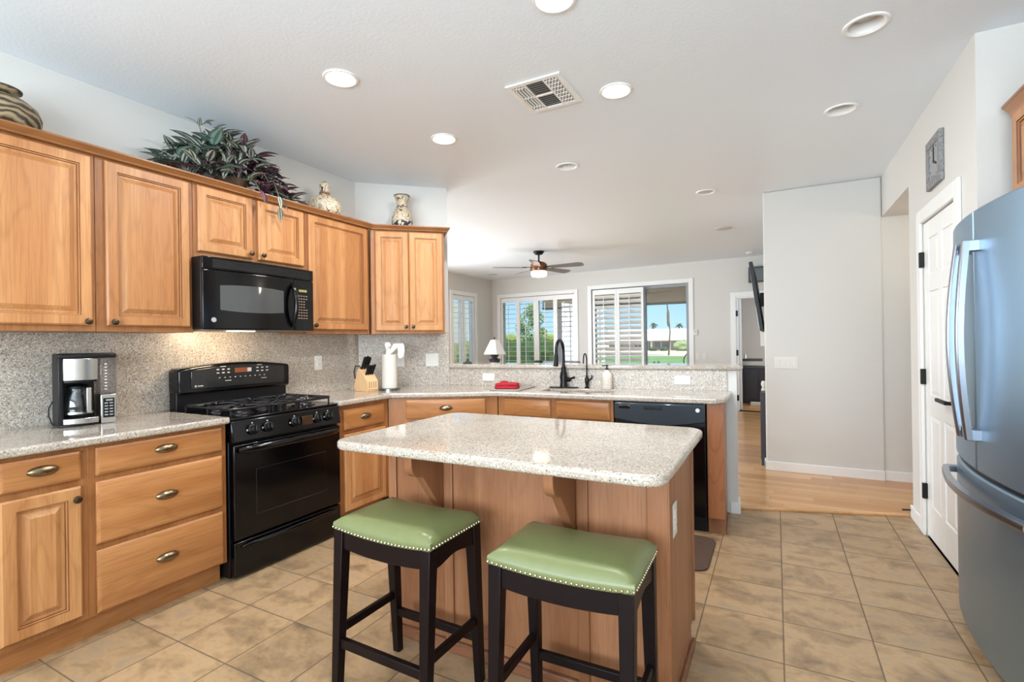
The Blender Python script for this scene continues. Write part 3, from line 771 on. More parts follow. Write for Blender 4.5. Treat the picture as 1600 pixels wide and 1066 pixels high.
# ------------------------------------------------------------------ dishwasher
dw = thing('dishwasher', 'black dishwasher with curved glossy control strip under the counter', 'dishwasher', on_sink(.937), SR)
DW = .612
MB().box(.004, DW-.004, .0, .40, .10, .868).build('body', BLACKM, dw)
MB().box(.004, DW-.004, -.024, .0, .115, .72).build('door', BLACK, dw, bevel=.004)
cp = [(.004, .864), (.004, .752)]+[(.004+(DW-.008)*k/16, .752-.036*math.sin(PI*k/16)) for k in range(1, 16)]+[(DW-.004, .752), (DW-.004, .864)]
cpn = MB().prism(cp, -.034, 0, 'y').build('control_strip', plain('strip_black', (52, 63, 70), .12, coat=.5), dw, bevel=.006)
MB().box(.21, .33, -.0355, -.028, .822, .850).build('latch_pocket', BLACKM, cpn, bevel=.006)
MB().box(.035, .115, -.0355, -.03, .822, .845).build('button_strip', DARKG, cpn, bevel=.003)
bd = MB(); bd.lathe([(.014, 0), (.013, .0015), (.002, .002)], (.562, -.0335, .830), 20, 'y'); bd.build('badge', WHITE, cpn)
MB().box(.004, DW-.004, .06, .08, 0, .11).build('toe_panel', BLACKM, dw)

# ------------------------------------------------------------------ things on the counters
CZ = .9145
cm = thing('coffee_maker', 'steel and black drip coffee maker with glass carafe on the counter', 'coffee maker', (-3.085, 1.108, CZ), R(77)); cm.scale = (.97, .88, 1.0)
def rprism(x0, x1, yf, yb, bul, z0, z1, n=10):
    p = [(x0+(x1-x0)*k/n, yf-bul*math.sin(PI*k/n)) for k in range(n+1)]+[(x1, yb), (x0, yb)]
    return MB().prism(p, z0, z1)
MB().box(0, .158, .115, .215, .0, .352).build('back_housing', BLACKM, cm, bevel=.006)
MB().box(.0, .022, .012, .13, .0, .352).build('side_cheek', BLACKM, cm, bevel=.006)
rprism(.0, .158, .008, .14, .018, .0, .012).build('foot_plate', BLACKM, cm, bevel=.003)
rprism(.018, .160, .004, .12, .020, .012, .040).build('warming_base', STEEL, cm, bevel=.003)
rprism(.020, .158, .004, .12, .020, .228, .338).build('brew_housing', STEEL, cm, bevel=.003)
rprism(.024, .154, .012, .118, .016, .218, .229).build('housing_trim', BLACKM, cm)
rprism(.0, .236, .0, .215, .012, .338, .362).build('lid', BLACKM, cm, bevel=.006)
cf = MB(); cf.lathe([(.052, .046), (.062, .056), (.066, .095), (.060, .140), (.046, .170), (.044, .186)], (.086, .066, 0), 24)
cfo = cf.build('carafe', POTG, cm)
m = MB(); m.lathe([(.046, .184), (.047, .196), (.030, .204), (.01, .206)], (.086, .066, 0), 20); m.build('carafe_lid', BLACKM, cfo)
m = MB(); m.lathe([(.067, .060), (.0665, .070)], (.086, .066, 0), 24); m.build('carafe_band', STEEL, cfo)
m = MB(); m.tube([(.104, .02, .19), (.112, -.022, .188), (.116, -.030, .15), (.116, -.030, .09), (.112, -.016, .064)], .010, 8); m.build('carafe_handle', BLACKM, cfo)
MB().box(.104, .124, -.044, -.038, .066, .192).build('handle_strip', STEEL, cfo, bevel=.003)
MB().box(.168, .236, .012, .21, .0, .150).build('control_housing', STEEL, cm, bevel=.005)
pn = MB().box(.178, .226, .009, .014, .030, .130).build('control_panel', BLACKM, cm, bevel=.002)
k = MB()
for r_ in range(5): k.box(.184, .198, .0075, .010, .042+r_*.015, .047+r_*.015).box(.205, .219, .0075, .010, .042+r_*.015, .047+r_*.015)
k.box(.190, .218, .0075, .010, .116, .123); k.build('button_marks', MARK, pn)
MB().box(.168, .236, .014, .20, .152, .338).build('water_tank', TANKG, cm, bevel=.004)
m = MB()
for r_ in range(9): m.box(.186, .196, .0115, .0135, .175+r_*.016, .179+r_*.016)
m.build('fill_scale', WHITE, cm)
m = MB(); m.tube([(-.002, .17, .12), (-.018, .165, .09), (-.020, .16, .05), (-.006, .155, .004), (.01, .20, .004)], .003, 6); m.build('power_cord', BLACKM, cm)

kb = thing('knife_block', 'beech knife block in the counter corner beside the paper towels', 'knife block', (-2.985, 3.085, CZ), R(82))
prof = [(-.06, .012), (.105, .012), (.118, .035), (.060, .185), (.018, .172), (-.06, .085)]
MB().prism(prof, -.055, .055, 'x').build('block', BEECH, kb, bevel=.003)
MB().box(-.056, .056, -.055, .10, .0, .013).build('foot', BEECH, kb, bevel=.002)
sl = MB()
for k in range(4): sl.box(-.034+k*.022, -.030+k*.022, -.0605, -.058, .028, .078)
sl.build('slots', plain('slot_brown', (90, 58, 34), .7), kb)
fm = frame_at(kb)
def knife(x, y, z, l, tilt=-.5, lab='black-handled kitchen knife standing in the beech block', r=.011):
    p = fm @ Vector((x, y, z)); t = thing('kitchen_knife', lab, 'knife', p, R(82), 'knives in the block')
    d = Vector((0, tilt, 1)).normalized(); e = d*l
    MB().tube([(0, 0, 0), tuple(d*.02), tuple(d*l*.5), tuple(d*l*.9), tuple(e)], [.008, r*.9, r, r*1.1, r*.7], 8).build('handle', BLACKM, t)
    MB().box(-.001, .001, -.006, .006, -.05, .004).build('blade', STEEL, t)
for x, y, z, l in ((-.026, .046, .18, .115), (.0, .046, .18, .12), (.026, .046, .18, .11)): knife(x, y, z, l)
for x, y, z, l in ((-.03, -.015, .138, .085), (-.01, -.015, .138, .085), (.012, -.015, .138, .085), (.032, -.015, .138, .09)): knife(x, y, z, l, r=.009)
p = fm @ Vector((-.042, .085, .10)); sc_ = thing('kitchen_shears', 'dark kitchen shears with looped handles at the back of the knife block', 'scissors', p, R(82))
MB().tube([(-.012, .01, 0), (-.016, .02, .06), (-.014, .004, .105), (-.002, -.04, .108), (.002, -.045, .085)], .0055, 8).build('handle', plain('dark_brown', (52, 34, 30), .5), sc_)

PTL = (-2.868, 3.215, CZ)
ph = thing('paper_towel_holder', 'round steel paper towel holder in the counter corner', 'paper towel holder', PTL)
m = MB(); m.lathe([(.086, 0), (.086, .014), (.078, .018), (.004, .018)], n=32); m.build('base', plain('holder_steel', (120, 118, 116), .22, 1.), ph)
m = MB(); m.lathe([(.007, .018), (.007, .345), (.012, .350), (.012, .362), (.003, .368)], n=12); m.build('rod', CHROME, ph)
pt = thing('paper_towel_roll', 'white paper towel roll with its loose end sticking up', 'paper towels', (PTL[0], PTL[1], CZ+.0185))
m = MB(); m.lathe([(.020, 0), (.062, 0), (.062, .280), (.020, .280)], n=32); m.build('roll', PAPER, pt)
def ribbon(name, pts, w, par, mt):
    m = MB(); vs = []; fs = []
    for i, (x, y, z, tw) in enumerate(pts):
        c, s = math.cos(tw), math.sin(tw); ww = w[i] if isinstance(w, list) else w
        vs += [(x-c*ww, y-s*ww, z), (x+c*ww, y+s*ww, z)]
        if i: b = 2*i; fs.append((b-2, b-1, b+1, b))
    m.add(vs, fs); o = m.build(name, mt, par); so = o.modifiers.new('t', 'SOLIDIFY'); so.thickness = .004; sb = o.modifiers.new('s', 'SUBSURF'); sb.levels = sb.render_levels = 2; return o
ribbon('loose_sheet', [(-.01, -.02, .27, .5), (.0, -.005, .31, .4), (-.015, .0, .345, .3), (-.03, .01, .385, .1)], [.02, .018, .03, .038], pt, PAPER)
ribbon('loose_sheet', [(.0, -.03, .27, .5), (.035, -.01, .31, .8), (.06, .01, .345, .9), (.075, .02, .38, .7), (.095, .035, .36, .6), (.105, .03, .30, .6), (.10, .02, .24, .6)], [.02, .025, .032, .036, .034, .03, .026], pt, PAPER)

cb = thing('cutting_board', 'thin grey cutting board lying beside the sink', 'cutting board', (-1.935, 3.665, CZ+.0002), R(4))
MB().prism(round_rect(-.125, .125, -.20, .20, .02, 4), 0, .008).build('board', plain('grey_board', (158, 148, 140), .5), cb, bevel=.002)
rt = thing('dish_towel', 'folded red dish towel on the thin grey board', 'towel', (-1.955, 3.60, CZ+.0085), R(18))
def cushion(w, d, z0, z1, seed, j=.006, n=9, sq=4):
    rnd = random.Random(seed); rings = []
    for k, (s, z) in enumerate(((.90, z0), (1, z0+(z1-z0)*.25), (1, z0+(z1-z0)*.7), (.9, z1), (.5, z1+.002))):
        ring = []
        for i in range(4*n):
            a = 2*PI*i/(4*n); c, q = math.cos(a), math.sin(a); e = 2/sq
            x = abs(c)**e*(1 if c > 0 else -1)*w/2*s; y = abs(q)**e*(1 if q > 0 else -1)*d/2*s
            ring.append((x+rnd.uniform(-j, j)*.5, y+rnd.uniform(-j, j)*.5, z+(rnd.uniform(-j, j)*.4 if k else 0)))
        rings.append(ring)
    m = MB(); m.loft(rings); return m
cushion(.20, .15, .0, .022, 3).build('lower_fold', RED, rt)
cushion(.19, .135, .021, .043, 4).build('upper_fold', RED, rt)
m = MB(); m.M = Matrix.Translation((-.03, .02, .04)) @ Matrix.Rotation(.5, 4, 'Z'); m.ball((0, 0, 0), .035, 12, 8, 1.2, .7, .62); m.build('tuck', RED, rt)

sk = thing('kitchen_sink', 'beige undermount sink basin set in the quartz countertop', 'sink', on_sink(.58, .23, .70), SR)
m = MB(); x, y = .284, .149
m.loft([[(-x*a, -y*a, z), (x*a, -y*a, z), (x*a, y*a, z), (-x*a, y*a, z)] for a, z in ((1.06, .176), (1.0, .176), (.985, .03), (.93, .008))], cap0=False)
o = m.build('basin', SINKM, sk)
so = o.modifiers.new('t', 'SOLIDIFY'); so.thickness = .004; so.offset = -1
m = MB(); m.lathe([(.045, .0105), (.045, .013), (.03, .0115), (.003, .0115)], n=20); m.build('drain', CHROME, sk)

def at_pony(u, v): p = PONY0+(PONY1-PONY0).normalized()*u; q = Vector((math.sin(PR), -math.cos(PR)))*v; return (p.x+q.x, p.y+q.y, CZ)
fa = thing('kitchen_faucet', 'tall dark bronze gooseneck faucet with pull-down spray head', 'faucet', at_pony(1.118, .062), PR)
MB().prism(round_rect(-.125, .125, -.03, .03, .028, 6), 0, .008).build('deck_plate', ORB, fa, bevel=.003)
m = MB(); m.lathe([(.034, .008), (.032, .02), (.028, .05), (.033, .09), (.027, .125), (.021, .14), (.018, .165), (.020, .17), (.014, .178)], n=20); m.build('body', ORB, fa)
arcp = [(0, 0, .17), (0, 0, .25), (0, -.002, .30)]+[(0, -.10+.10*math.cos(R(15*k)), .30+.096*math.sin(R(15*k))) for k in range(1, 12)]+[(0, -.2, .285)]
MB().tube(arcp, .0135, 12).build('gooseneck', ORB, fa)
MB().tube([(0, -.199, .295), (0, -.202, .27), (0, -.208, .235), (0, -.214, .195), (0, -.215, .19)], [.014, .0175, .019, .021, .017], 14).build('spray_head', BLACKM, fa)
m = MB(); m.tube([(.02, 0, .07), (.05, -.004, .07), (.062, -.006, .07)], [.018, .020, .012], 12); m.tube([(.055, -.006, .07), (.075, -.012, .082), (.098, -.018, .088)], [.010, .008, .010], 10); m.build('lever', ORB, fa)
ff = thing('filter_faucet', 'slim dark bronze filtered-water faucet next to the gooseneck', 'faucet', at_pony(1.312, .05), PR)
m = MB(); m.lathe([(.021, 0), (.021, .006), (.012, .014), (.011, .03), (.017, .05), (.018, .07), (.010, .095), (.006, .11)], n=16); m.build('body', ORB, ff)
arcp = [(0, 0, .10), (0, 0, .18), (0, 0, .235)]+[(0, -.052+.052*math.cos(R(20*k)), .235+.05*math.sin(R(20*k))) for k in range(1, 9)]+[(0, -.106, .222), (0, -.107, .205)]
MB().tube(arcp, .0058, 10).build('gooseneck', ORB, ff)
m = MB(); m.tube([(.012, 0, .062), (.032, -.004, .072), (.045, -.006, .09), (.042, -.006, .108)], [.007, .007, .006, .007], 8); m.build('lever', ORB, ff)
sb = thing('soap_dispenser', 'white soap bottle with black pump beside the filtered-water faucet', 'soap bottle', at_pony(1.48, .058))
m = MB(); m.lathe([(.040, 0), (.042, .004), (.042, .108), (.036, .124), (.018, .14), (.015, .152), (.003, .152)], n=28); so_ = m.build('bottle', plain('cream_bottle', (226, 214, 200), .35), sb)
m = MB()
for k in range(7):
    z = .03+k*.010
    for i in range(6):
        a = R(-122+i*12); a2 = R(-122+i*12+(9 if (i+k) % 3 else 5)); r_ = .0424
        m.add([(r_*math.cos(a), r_*math.sin(a), z), (r_*math.cos(a2), r_*math.sin(a2), z), (r_*math.cos(a2), r_*math.sin(a2), z+.003), (r_*math.cos(a), r_*math.sin(a), z+.003)], [(0, 1, 2, 3)])
m.build('label_lines', plain('label_grey', (168, 156, 146), .6), so_)
m = MB(); m.lathe([(.014, .150), (.014, .162), (.005, .164), (.005, .182), (.013, .184), (.012, .192), (.003, .193)], n=16); m.tube([(0, 0, .187), (-.03, -.01, .187), (-.036, -.012, .182)], .004, 8); m.build('pump', BLACKM, sb)
bt = thing('small_dish', 'small dark green peaked ornament at the cabinet end of the bar top', 'ornament', (-2.60, 4.00, 1.1045), 0)
m = MB(); m.lathe([(.045, 0), (.047, .006), (.02, .022), (.006, .04), (.002, .046)], n=8); m.build('peak', plain('dark_green', (58, 66, 60), .5), bt)

# ------------------------------------------------------------------ stools
def stool(label, loc, rot):
    t = thing('counter_stool', label, 'stool', loc, rot, 'counter stools at the island')
    hw, hd = .228, .152
    zb = lambda u: .606+.013*u*u
    N = 16; top = []; m = MB()
    us = [-1+2*i/N for i in range(N+1)]
    def edge(t_): a = .72; e = max(0, (abs(t_)-a)/(1-a)); return 1-math.sqrt(max(0, 1-e*e))
    vs = []; fs = []
    for j, v in enumerate(us):
        for i, u in enumerate(us):
            e = max(edge(u), edge(v)); e = edge(max(abs(u), abs(v))) if abs(u) > .9 and abs(v) > .9 else e
            vs.append((u*hw, v*hd, zb(u)+.048+.020*(1-u*u)*(1-v*v)-.024*e))
    W = N+1
    for j in range(N):
        for i in range(N): fs.append((j*W+i, j*W+i+1, (j+1)*W+i+1, (j+1)*W+i))
    per = [(i, 0) for i in range(N)]+[(N, j) for j in range(N)]+[(N-i, N) for i in range(N)]+[(0, N-j) for j in range(N)]
    b = len(vs)
    for (i, j) in per: u, v = us[i], us[j]; vs.append((u*hw*1.006, v*hd*1.008, zb(u)+.012))
    b2 = len(vs)
    for (i, j) in per: u, v = us[i], us[j]; vs.append((u*hw, v*hd, zb(u)))
    n = len(per)
    for k in range(n):
        k2 = (k+1) % n; a0 = per[k][1]*W+per[k][0]; a1 = per[k2][1]*W+per[k2][0]
        fs.append((a0, a1, b+k2, b+k)); fs.append((b+k, b+k2, b2+k2, b2+k))
    fs.append(tuple(range(b2, b2+n)))
    m.add(vs, fs); seat = m.build('seat_cushion', LEATH, t, sharp=60)
    hx, fy, by = .208, -.130, .130
    for sx in (-1, 1):
        for y0, y1 in ((fy, -.163), (by, .163)):
            MB().leg((sx*.207, y1, 0), (sx*.2035, y0, .606+.012), .031, .045).build('leg', ESP, t, bevel=.003)
    def apron(y0, y1):
        pts = [(u*.19, zb(u*.83)-.001) for u in [-1+2*i/10 for i in range(11)]]
        lo = [(u*.19, .538+.012*u*u) for u in [1-2*i/10 for i in range(11)]]
        return MB().prism(pts+lo, y0, y1, 'y')
    apron(-.147, -.122).build('apron', ESP, t, bevel=.002); apron(.122, .147).build('apron', ESP, t, bevel=.002)
    for sx in (-1, 1):
        x0, x1 = sorted((sx*.196, sx*.221))
        pts = [(-.115, zb(.95)-.001), (.115, zb(.95)-.001)]+[(.115-.23*i/8, .562-.018*abs(math.cos(PI*i/8))**2+.0) for i in range(9)]
        MB().prism(pts, x0, x1, 'x').build('apron', ESP, t, bevel=.002)
    yl = lambda z, s: s*(.163-(.033)*z/.61)
    MB().box(-.195, .195, yl(.205, -1)-.010, yl(.205, -1)+.012, .188, .222).build('rung', ESP, t, bevel=.003)
    MB().box(-.195, .195, yl(.18, 1)-.012, yl(.18, 1)+.010, .160, .192).build('rung', ESP, t, bevel=.003)
    for sx in (-1, 1): MB().box(sx*.206-.010, sx*.206+.010, yl(.25, -1)+.01, yl(.25, 1)-.01, .232, .262).build('rung', ESP, t, bevel=.003)
    nm = MB(); nm.ball((0, 0, 0), .0050, 8, 4); n0 = nm.build('nailhead', NAILM, seat)
    def nail(x, y, z, o=None):
        o = o or n0.copy()
        if o is not n0: COL.objects.link(o); o.parent = seat
        o.location = (x, y, z)
    first = True
    for s in (-1, 1):
        for i in range(29):
            u = -1+2*i/28; nail(u*hw*.99, s*(hd+.002), zb(u)+.007, n0 if first else None); first = False
        for i in range(1, 19):
            v = -1+2*i/19; nail(s*(hw+.002), v*hd, zb(1)+.007)
    return t
stool('green leather counter stool with nailhead trim, the one nearer the black range', (-1.235, 1.474, 0), R(-1.5))
stool('green leather counter stool with nailhead trim, the one below the island outlet end', (-.575, 1.484, 0), R(1))
fmx = thing('floor_mat', 'dark brown cushioned mat on the tile in front of the dishwasher', 'mat', (-.75, 3.21, 0))
MB().prism(round_rect(-.45, .395, -.26, .26, .07, 6), 0, .014).build('mat', MATM, fmx, bevel=.005)

# ------------------------------------------------------------------ ceiling fittings
def can(c, label, lit, lens=False):
    t = thing('recessed_light', label, 'ceiling light', (c[0], c[1], ZC), 0, 'recessed ceiling lights')
    m = MB(); m.lathe([(.092, 0), (.091, -.006), (.078, -.008), (.071, -.002)], n=32)
    ring = []
    rings = [[(r*math.cos(2*PI*i/32), r*math.sin(2*PI*i/32), z) for i in range(32)] for r, z in ((.093, -.0002), (.090, -.007), (.079, -.008), (.070, .0), (.066, .045), (.062, .09))]
    m = MB(); m.loft(rings, cap0=False, cap1=False); m.build('trim_ring', TRIM, t)
    if lit:
        m = MB(); m.lathe([(.067, .012), (.05, .004), (.02, .001), (.002, .0)], n=28); m.build('lamp', LIT, t)
        a = lamp('AREA', 'recessed_lamp', (c[0], c[1], ZC-.012), 9.5, (.99, .99, 1), .13, aim=(0, 0, -1)); a.data.shape = 'DISK'
    elif lens:
        m = MB(); m.lathe([(.068, .004), (.05, -.003), (.02, -.006), (.002, -.006)], n=28); m.build('lens', LENS, t)
    else:
        m = MB(); m.lathe([(.062, .09), (.002, .09)], n=28); m.build('reflector_top', DUCT, t)
        m = MB(); m.lathe([(.052, .086), (.056, .050), (.045, .038), (.02, .033), (.002, .032)], n=24); m.build('bulb', LENS, t)
    return t
can(CANS_LIT[0], 'lit recessed ceiling light above the range side of the kitchen', True)
can(CANS_LIT[1], 'lit recessed ceiling light near the diagonal corner cabinet', True)
can(CANS_LIT[2], 'lit recessed ceiling light beside the square air vent', True)
can(CANS_LIT[3], 'lit recessed ceiling light cut by the top edge of the picture', True)
can(CANS_OFF[0], 'unlit recessed ceiling light with deep white reflector, toward the refrigerator', False)
can(CANS_OFF[1], 'unlit recessed ceiling light toward the pantry door', False)
can(CANS_OFF[2], 'unlit recessed ceiling light above the sink', False)
can(CANS_OFF[3], 'unlit recessed ceiling light with flat grey lens beyond the sink', False, True)
def speaker(c, label):
    t = thing('ceiling_speaker', label, 'ceiling speaker', (c[0], c[1], ZC), 0, 'round ceiling speakers')
    m = MB(); m.lathe([(.105, -.0005), (.104, -.006), (.094, -.008), (.003, -.008)], n=28); m.build('grille', plain('speaker_grey', (206, 204, 200), .7), t)
speaker((-.589, 7.041), 'round grey ceiling speaker near the switch wall block'); speaker((-5.31, 9.20), 'round grey ceiling speaker above the great room corner')
t = thing('smoke_detector', 'small white smoke detector on the ceiling near the office doorway', 'smoke detector', (-.365, 9.21, ZC))
m = MB(); m.lathe([(.065, -.0005), (.064, -.02), (.05, -.034), (.003, -.036)], n=24); m.build('housing', WHITE, t)
vt = thing('air_vent', 'square white ceiling air vent with slotted sections', 'air vent', (-1.166, 2.652, ZC))
x, y = .165, .180
for bx in ((-x, x, -y, -y+.028), (-x, x, y-.028, y), (-x, -x+.028, -y+.028, y-.028), (x-.028, x, -y+.028, y-.028), (-.062, -.052, -y+.028, y-.028), (.052, .062, -y+.028, y-.028)): MB().box(bx[0], bx[1], bx[2], bx[3], -.010, -.001).build('frame', TRIM, vt)
MB().box(-.052, .052, -.006, .006, -.010, -.001).build('frame', TRIM, vt)
MB().box(-x+.01, x-.01, -y+.01, y-.01, -.002, -.0008).build('duct_opening', plain('duct_dark', (96, 96, 96), .8), vt)
sl = MB()
for s in (-1, 1):
    for k in range(6):
        yy = s*(.018+k*.022); sl.hexa([(-.052, yy-.009, -.010), (.052, yy-.009, -.010), (.052, yy-.007, -.010), (-.052, yy-.007, -.010)], [(-.052, yy+.004, -.002), (.052, yy+.004, -.002), (.052, yy+.006, -.002), (-.052, yy+.006, -.002)])
    for k in range(4):
        xx = s*(.074+k*.0185); sl.box(xx-.004, xx+.004, -.15, .15, -.0095, -.003)
for s in (-1, 1):
    for k in range(7 if s > 0 else 3): sl.box(min(s*.062, s*.137), max(s*.062, s*.137), -.128+k*(.04 if s > 0 else .12), -.116+k*(.04 if s > 0 else .12), -.0095, -.003)
sl.build('vent_slats', TRIM, vt)

# ------------------------------------------------------------------ on top of the wall cabinets
TOPZ = UT+.0005
t = thing('clay_pot', 'big carved brown clay pot with flared rim on the first wall cabinet', 'pot', (-3.14, .925, TOPZ))
m = MB(); m.lathe([(.07, 0), (.11, .03), (.146, .08), (.150, .115), (.135, .155), (.100, .185), (.062, .200), (.056, .208), (.066, .218), (.082, .228), (.083, .234), (.076, .236), (.05, .215), (.004, .20)], n=40)
c = NT('carved_clay'); o_ = c.obj(); w_ = c.n('ShaderNodeTexWave', wave_type='RINGS'); c.l(c.mapping(o_, (1, 1.0, 1.2)), w_.inputs[0]); w_.inputs['Scale'].default_value = 9; w_.inputs['Distortion'].default_value = 5; w_.inputs['Detail Scale'].default_value = 1.6
cc = c.ramp(w_.outputs['Fac'], (.22, lin((66, 58, 46))), (.40, lin((134, 116, 86))), (.8, lin((158, 140, 108))))
c.l(cc, c.b.inputs['Base Color']); c.setp(Roughness=.55); c.bump(w_.outputs['Fac'], .6, .01)
m.build('body', c.m, t)
t = thing('bird_jug', 'cream pottery bird with painted brown patterns on the wall cabinets', 'pottery', (-3.13, 2.79, TOPZ))
BC = painted_clay('bird_clay', (222, 206, 178), (74, 56, 44), (60, 60, 70), 15, .52)
m = MB(); m.lathe([(.07, 0), (.11, .04), (.128, .095), (.122, .145), (.095, .182), (.048, .203), (.036, .215), (.036, .262), (.042, .280), (.036, .300), (.018, .312), (.003, .316)], n=32); bo = m.build('body', BC, t)
m = MB(); m.ball((0, 0, .302), .024, 14, 8, .9, .8, .75); m.tube([(.0, -.018, .288), (.01, -.030, .262), (.012, -.030, .240)], [.010, .011, .004], 8); m.build('crest', plain('crest_black', (44, 40, 42), .4), t)
m = MB(); m.lathe([(.0375, .216), (.041, .224), (.0375, .232)], n=28); m.build('collar_band', plain('band_brown', (150, 104, 66), .5), t)
m = MB(); m.ball((.02, -.055, .10), .075, 14, 8, 1.1, .9, .8); m.build('wing', painted_clay('wing_clay', (170, 150, 126), (58, 46, 40), (58, 46, 40), 24, .5), t)
vp = A0+DD*.401+DN*.17
t = thing('clay_vase', 'slim cream painted vase with flared neck on the diagonal cabinet', 'vase', (vp.x, vp.y, TOPZ))
m = MB(); m.lathe([(.055, 0), (.070, .02), (.090, .085), (.089, .130), (.074, .185), (.052, .220), (.045, .235), (.046, .262), (.058, .300), (.068, .325), (.068, .330), (.060, .330), (.045, .29), (.004, .26)], n=36)
m.build('body', painted_clay('vase_clay', (206, 192, 164), (92, 66, 50), (40, 42, 60), 17, .52, .10), t)
m = MB(); m.lathe([(.0475, .222), (.0515, .226), (.0475, .231)], n=32); m.build('neck_band', plain('band_dark', (86, 74, 62), .5), t)
m = MB(); m.lathe([(.0685, .322), (.070, .327), (.0685, .332), (.064, .332)], n=32); m.build('rim_band', plain('band_dark2', (92, 84, 76), .5), t)

pl_ = thing('trailing_plant', 'trailing striped green and purple plant on top of the wall cabinets', 'plant', (-3.12, 2.02, TOPZ))
m = MB(); m.lathe([(.07, 0), (.095, .10), (.10, .11), (.085, .11), (.08, .09), (.004, .09)], n=24); m.build('pot', plain('basket_brown', (92, 66, 44), .8, noise=.4), pl_)
LG = striped_leaf('leaf_green', (60, 74, 64), (196, 204, 188), (96, 80, 86)); LP = striped_leaf('leaf_purple', (66, 34, 54), (126, 100, 106), (112, 56, 86)); LT = striped_leaf('leaf_teal', (82, 110, 98), (136, 162, 148), (100, 120, 110))
def leaf(m, p, yaw, pitch, L, W, droop):
    b = len(m.v); n = 6; M_ = Matrix.Translation(p) @ Matrix.Rotation(yaw, 4, 'Z') @ Matrix.Rotation(-pitch, 4, 'Y')
    for i in range(n+1):
        t_ = i/n; w = W*math.sin(PI*min(1, .06+t_*.94))**.75*(1-.35*t_) if i < n else .0006
        x = L*t_; z = -droop*L*t_*t_
        for k, s in enumerate((-1, 0, 1)):
            v = M_ @ Vector((x, s*w, z+abs(s)*w*.28)); m.v.append(tuple(v)); m.uv.append((k/2, t_))
    for i in range(n):
        for k in range(2): a = b+i*3+k; m.f.append((a, a+1, a+4, a+3))
rn = random.Random(21)
FG, FP, FT, ST = MB(), MB(), MB(), MB()
for q in (FG, FP, FT): q.uv = []
def spot_(k):
    # local y runs along the cabinets; mound centre slightly before the middle
    while True:
        y = rn.uniform(-.38, .47); x = rn.uniform(-.10, .17); h = (.36-.22*max(0, y))*(1-((y+.03)/.50)**2)*(1-((x-.02)/.30)**2) if abs(y+.03) < .5 else .05
        if h > .03: return x, y, max(.04, h*rn.uniform(.35, 1.0))
for k in range(400):
    x, y, z = spot_(k); out = math.atan2(y*1.2, x+.15+rn.uniform(-.05, .1)); yaw = out*.75+rn.uniform(-1.1, 1.1)
    pt_ = rn.uniform(-.6, .7); L = rn.uniform(.10, .155)
    if x+L*math.cos(yaw) > .13 and z+math.sin(pt_)*L < .13: continue
    mm = FP if (y > -.02 and rn.random() < .50) or rn.random() < .08 else (FT if y < -.12 and rn.random() < .5 else FG)
    leaf(mm, (x, y, z), yaw, pt_, L, L*rn.uniform(.19, .28)*(1.3 if mm is FT else 1), rn.uniform(.1, .5))
# sprays: upright at the back, trailing ones over the edge and along the top
def spray(pts, kinds, L0):
    ST.tube(pts, .0028, 5)
    for i, p in enumerate(pts[1:]):
        for s in (-1, 1):
            d = Vector(pts[i+1])-Vector(pts[i]); yaw = math.atan2(d.y, d.x)+s*.8; leaf(kinds[(i+s) % len(kinds)], p, yaw, d.z/ max(d.length, .01)*.8, L0*rn.uniform(.8, 1.1), L0*.19, .3)
spray([(-.02, -.14, .22), (-.01, -.17, .32), (.0, -.20, .395), (.01, -.17, .42)], [FG, FG], .075)
spray([(-.02, -.10, .25), (.0, -.11, .34), (.0, -.10, .41)], [FG, FP], .08)
spray([(-.02, .08, .22), (.0, .11, .33), (.0, .13, .40)], [FP, FG], .08)
spray([(.05, -.25, .10), (.06, -.34, .12), (.07, -.42, .12)], [FG, FT], .085)
spray([(.05, .28, .10), (.08, .37, .09), (.10, .45, .06), (.10, .52, .05)], [FP, FG], .09)
spray([(.12, .0, .10), (.19, .03, .09), (.215, .05, .03)], [FP, FP], .10)
spray([(.12, .14, .10), (.20, .17, .10), (.225, .18, .02), (.225, .185, -.06)], [FG, FG], .10)
FG.build('green_foliage', LG, pl_); FP.build('purple_foliage', LP, pl_); FT.build('ivy_foliage', LT, pl_); ST.build('stems', plain('stem_green', (96, 100, 70), .6), pl_)

# ------------------------------------------------------------------ pantry door and clock
d3 = group_root('door_3', 'white six-panel pantry door with black hinges', 'door', (.8555, 4.132, 0), -QT)
DWd = .700
MB().box(.003, DWd-.003, .012, .045, .012, 2.032).build('slab', TRIM, d3)
st = .105
for x0, x1 in ((.003, st), (DWd-st, DWd-.003), (DWd/2-.04, DWd/2+.04)): MB().box(x0, x1, .004, .013, .012, 2.032).build('stile', TRIM, d3, bevel=.003)
rails = [(.012, .22), (.80, .93), (1.585, 1.69), (1.92, 2.032)]
for z0, z1 in rails: MB().box(st-.001, DWd-st+.001, .0045, .013, z0, z1).build('rail', TRIM, d3, bevel=.003)
for x0, x1 in ((st, DWd/2-.04), (DWd/2+.04, DWd-st)):
    for z0, z1 in ((.22, .80), (.93, 1.585), (1.69, 1.92)):
        panel_mesh(x0+.006, x1-.006, z0+.006, z1-.006, [(0, .0), (.026, .007)], y=.0125, back=-.002).build('raised_panel', TRIM, d3, sharp=10)
for x0, x1, z0, z1 in ((-.092, -.002, 0, 2.125), (DWd+.002, DWd+.075, 0, 2.125), (-.002, DWd+.002, 2.037, 2.125)):
    MB().box(x0, x1, -.018, .0, z0, z1).build('casing', TRIM, d3, bevel=.006)
MB().box(-.003, DWd+.003, .001, .05, 2.033, 2.04).build('door_stop', DUCT, d3)
for z in (.295, 1.04, 1.80): MB().box(-.012, .012, -.023, .004, z-.05, z+.05).build('hinge', BLACKM, d3, bevel=.003)
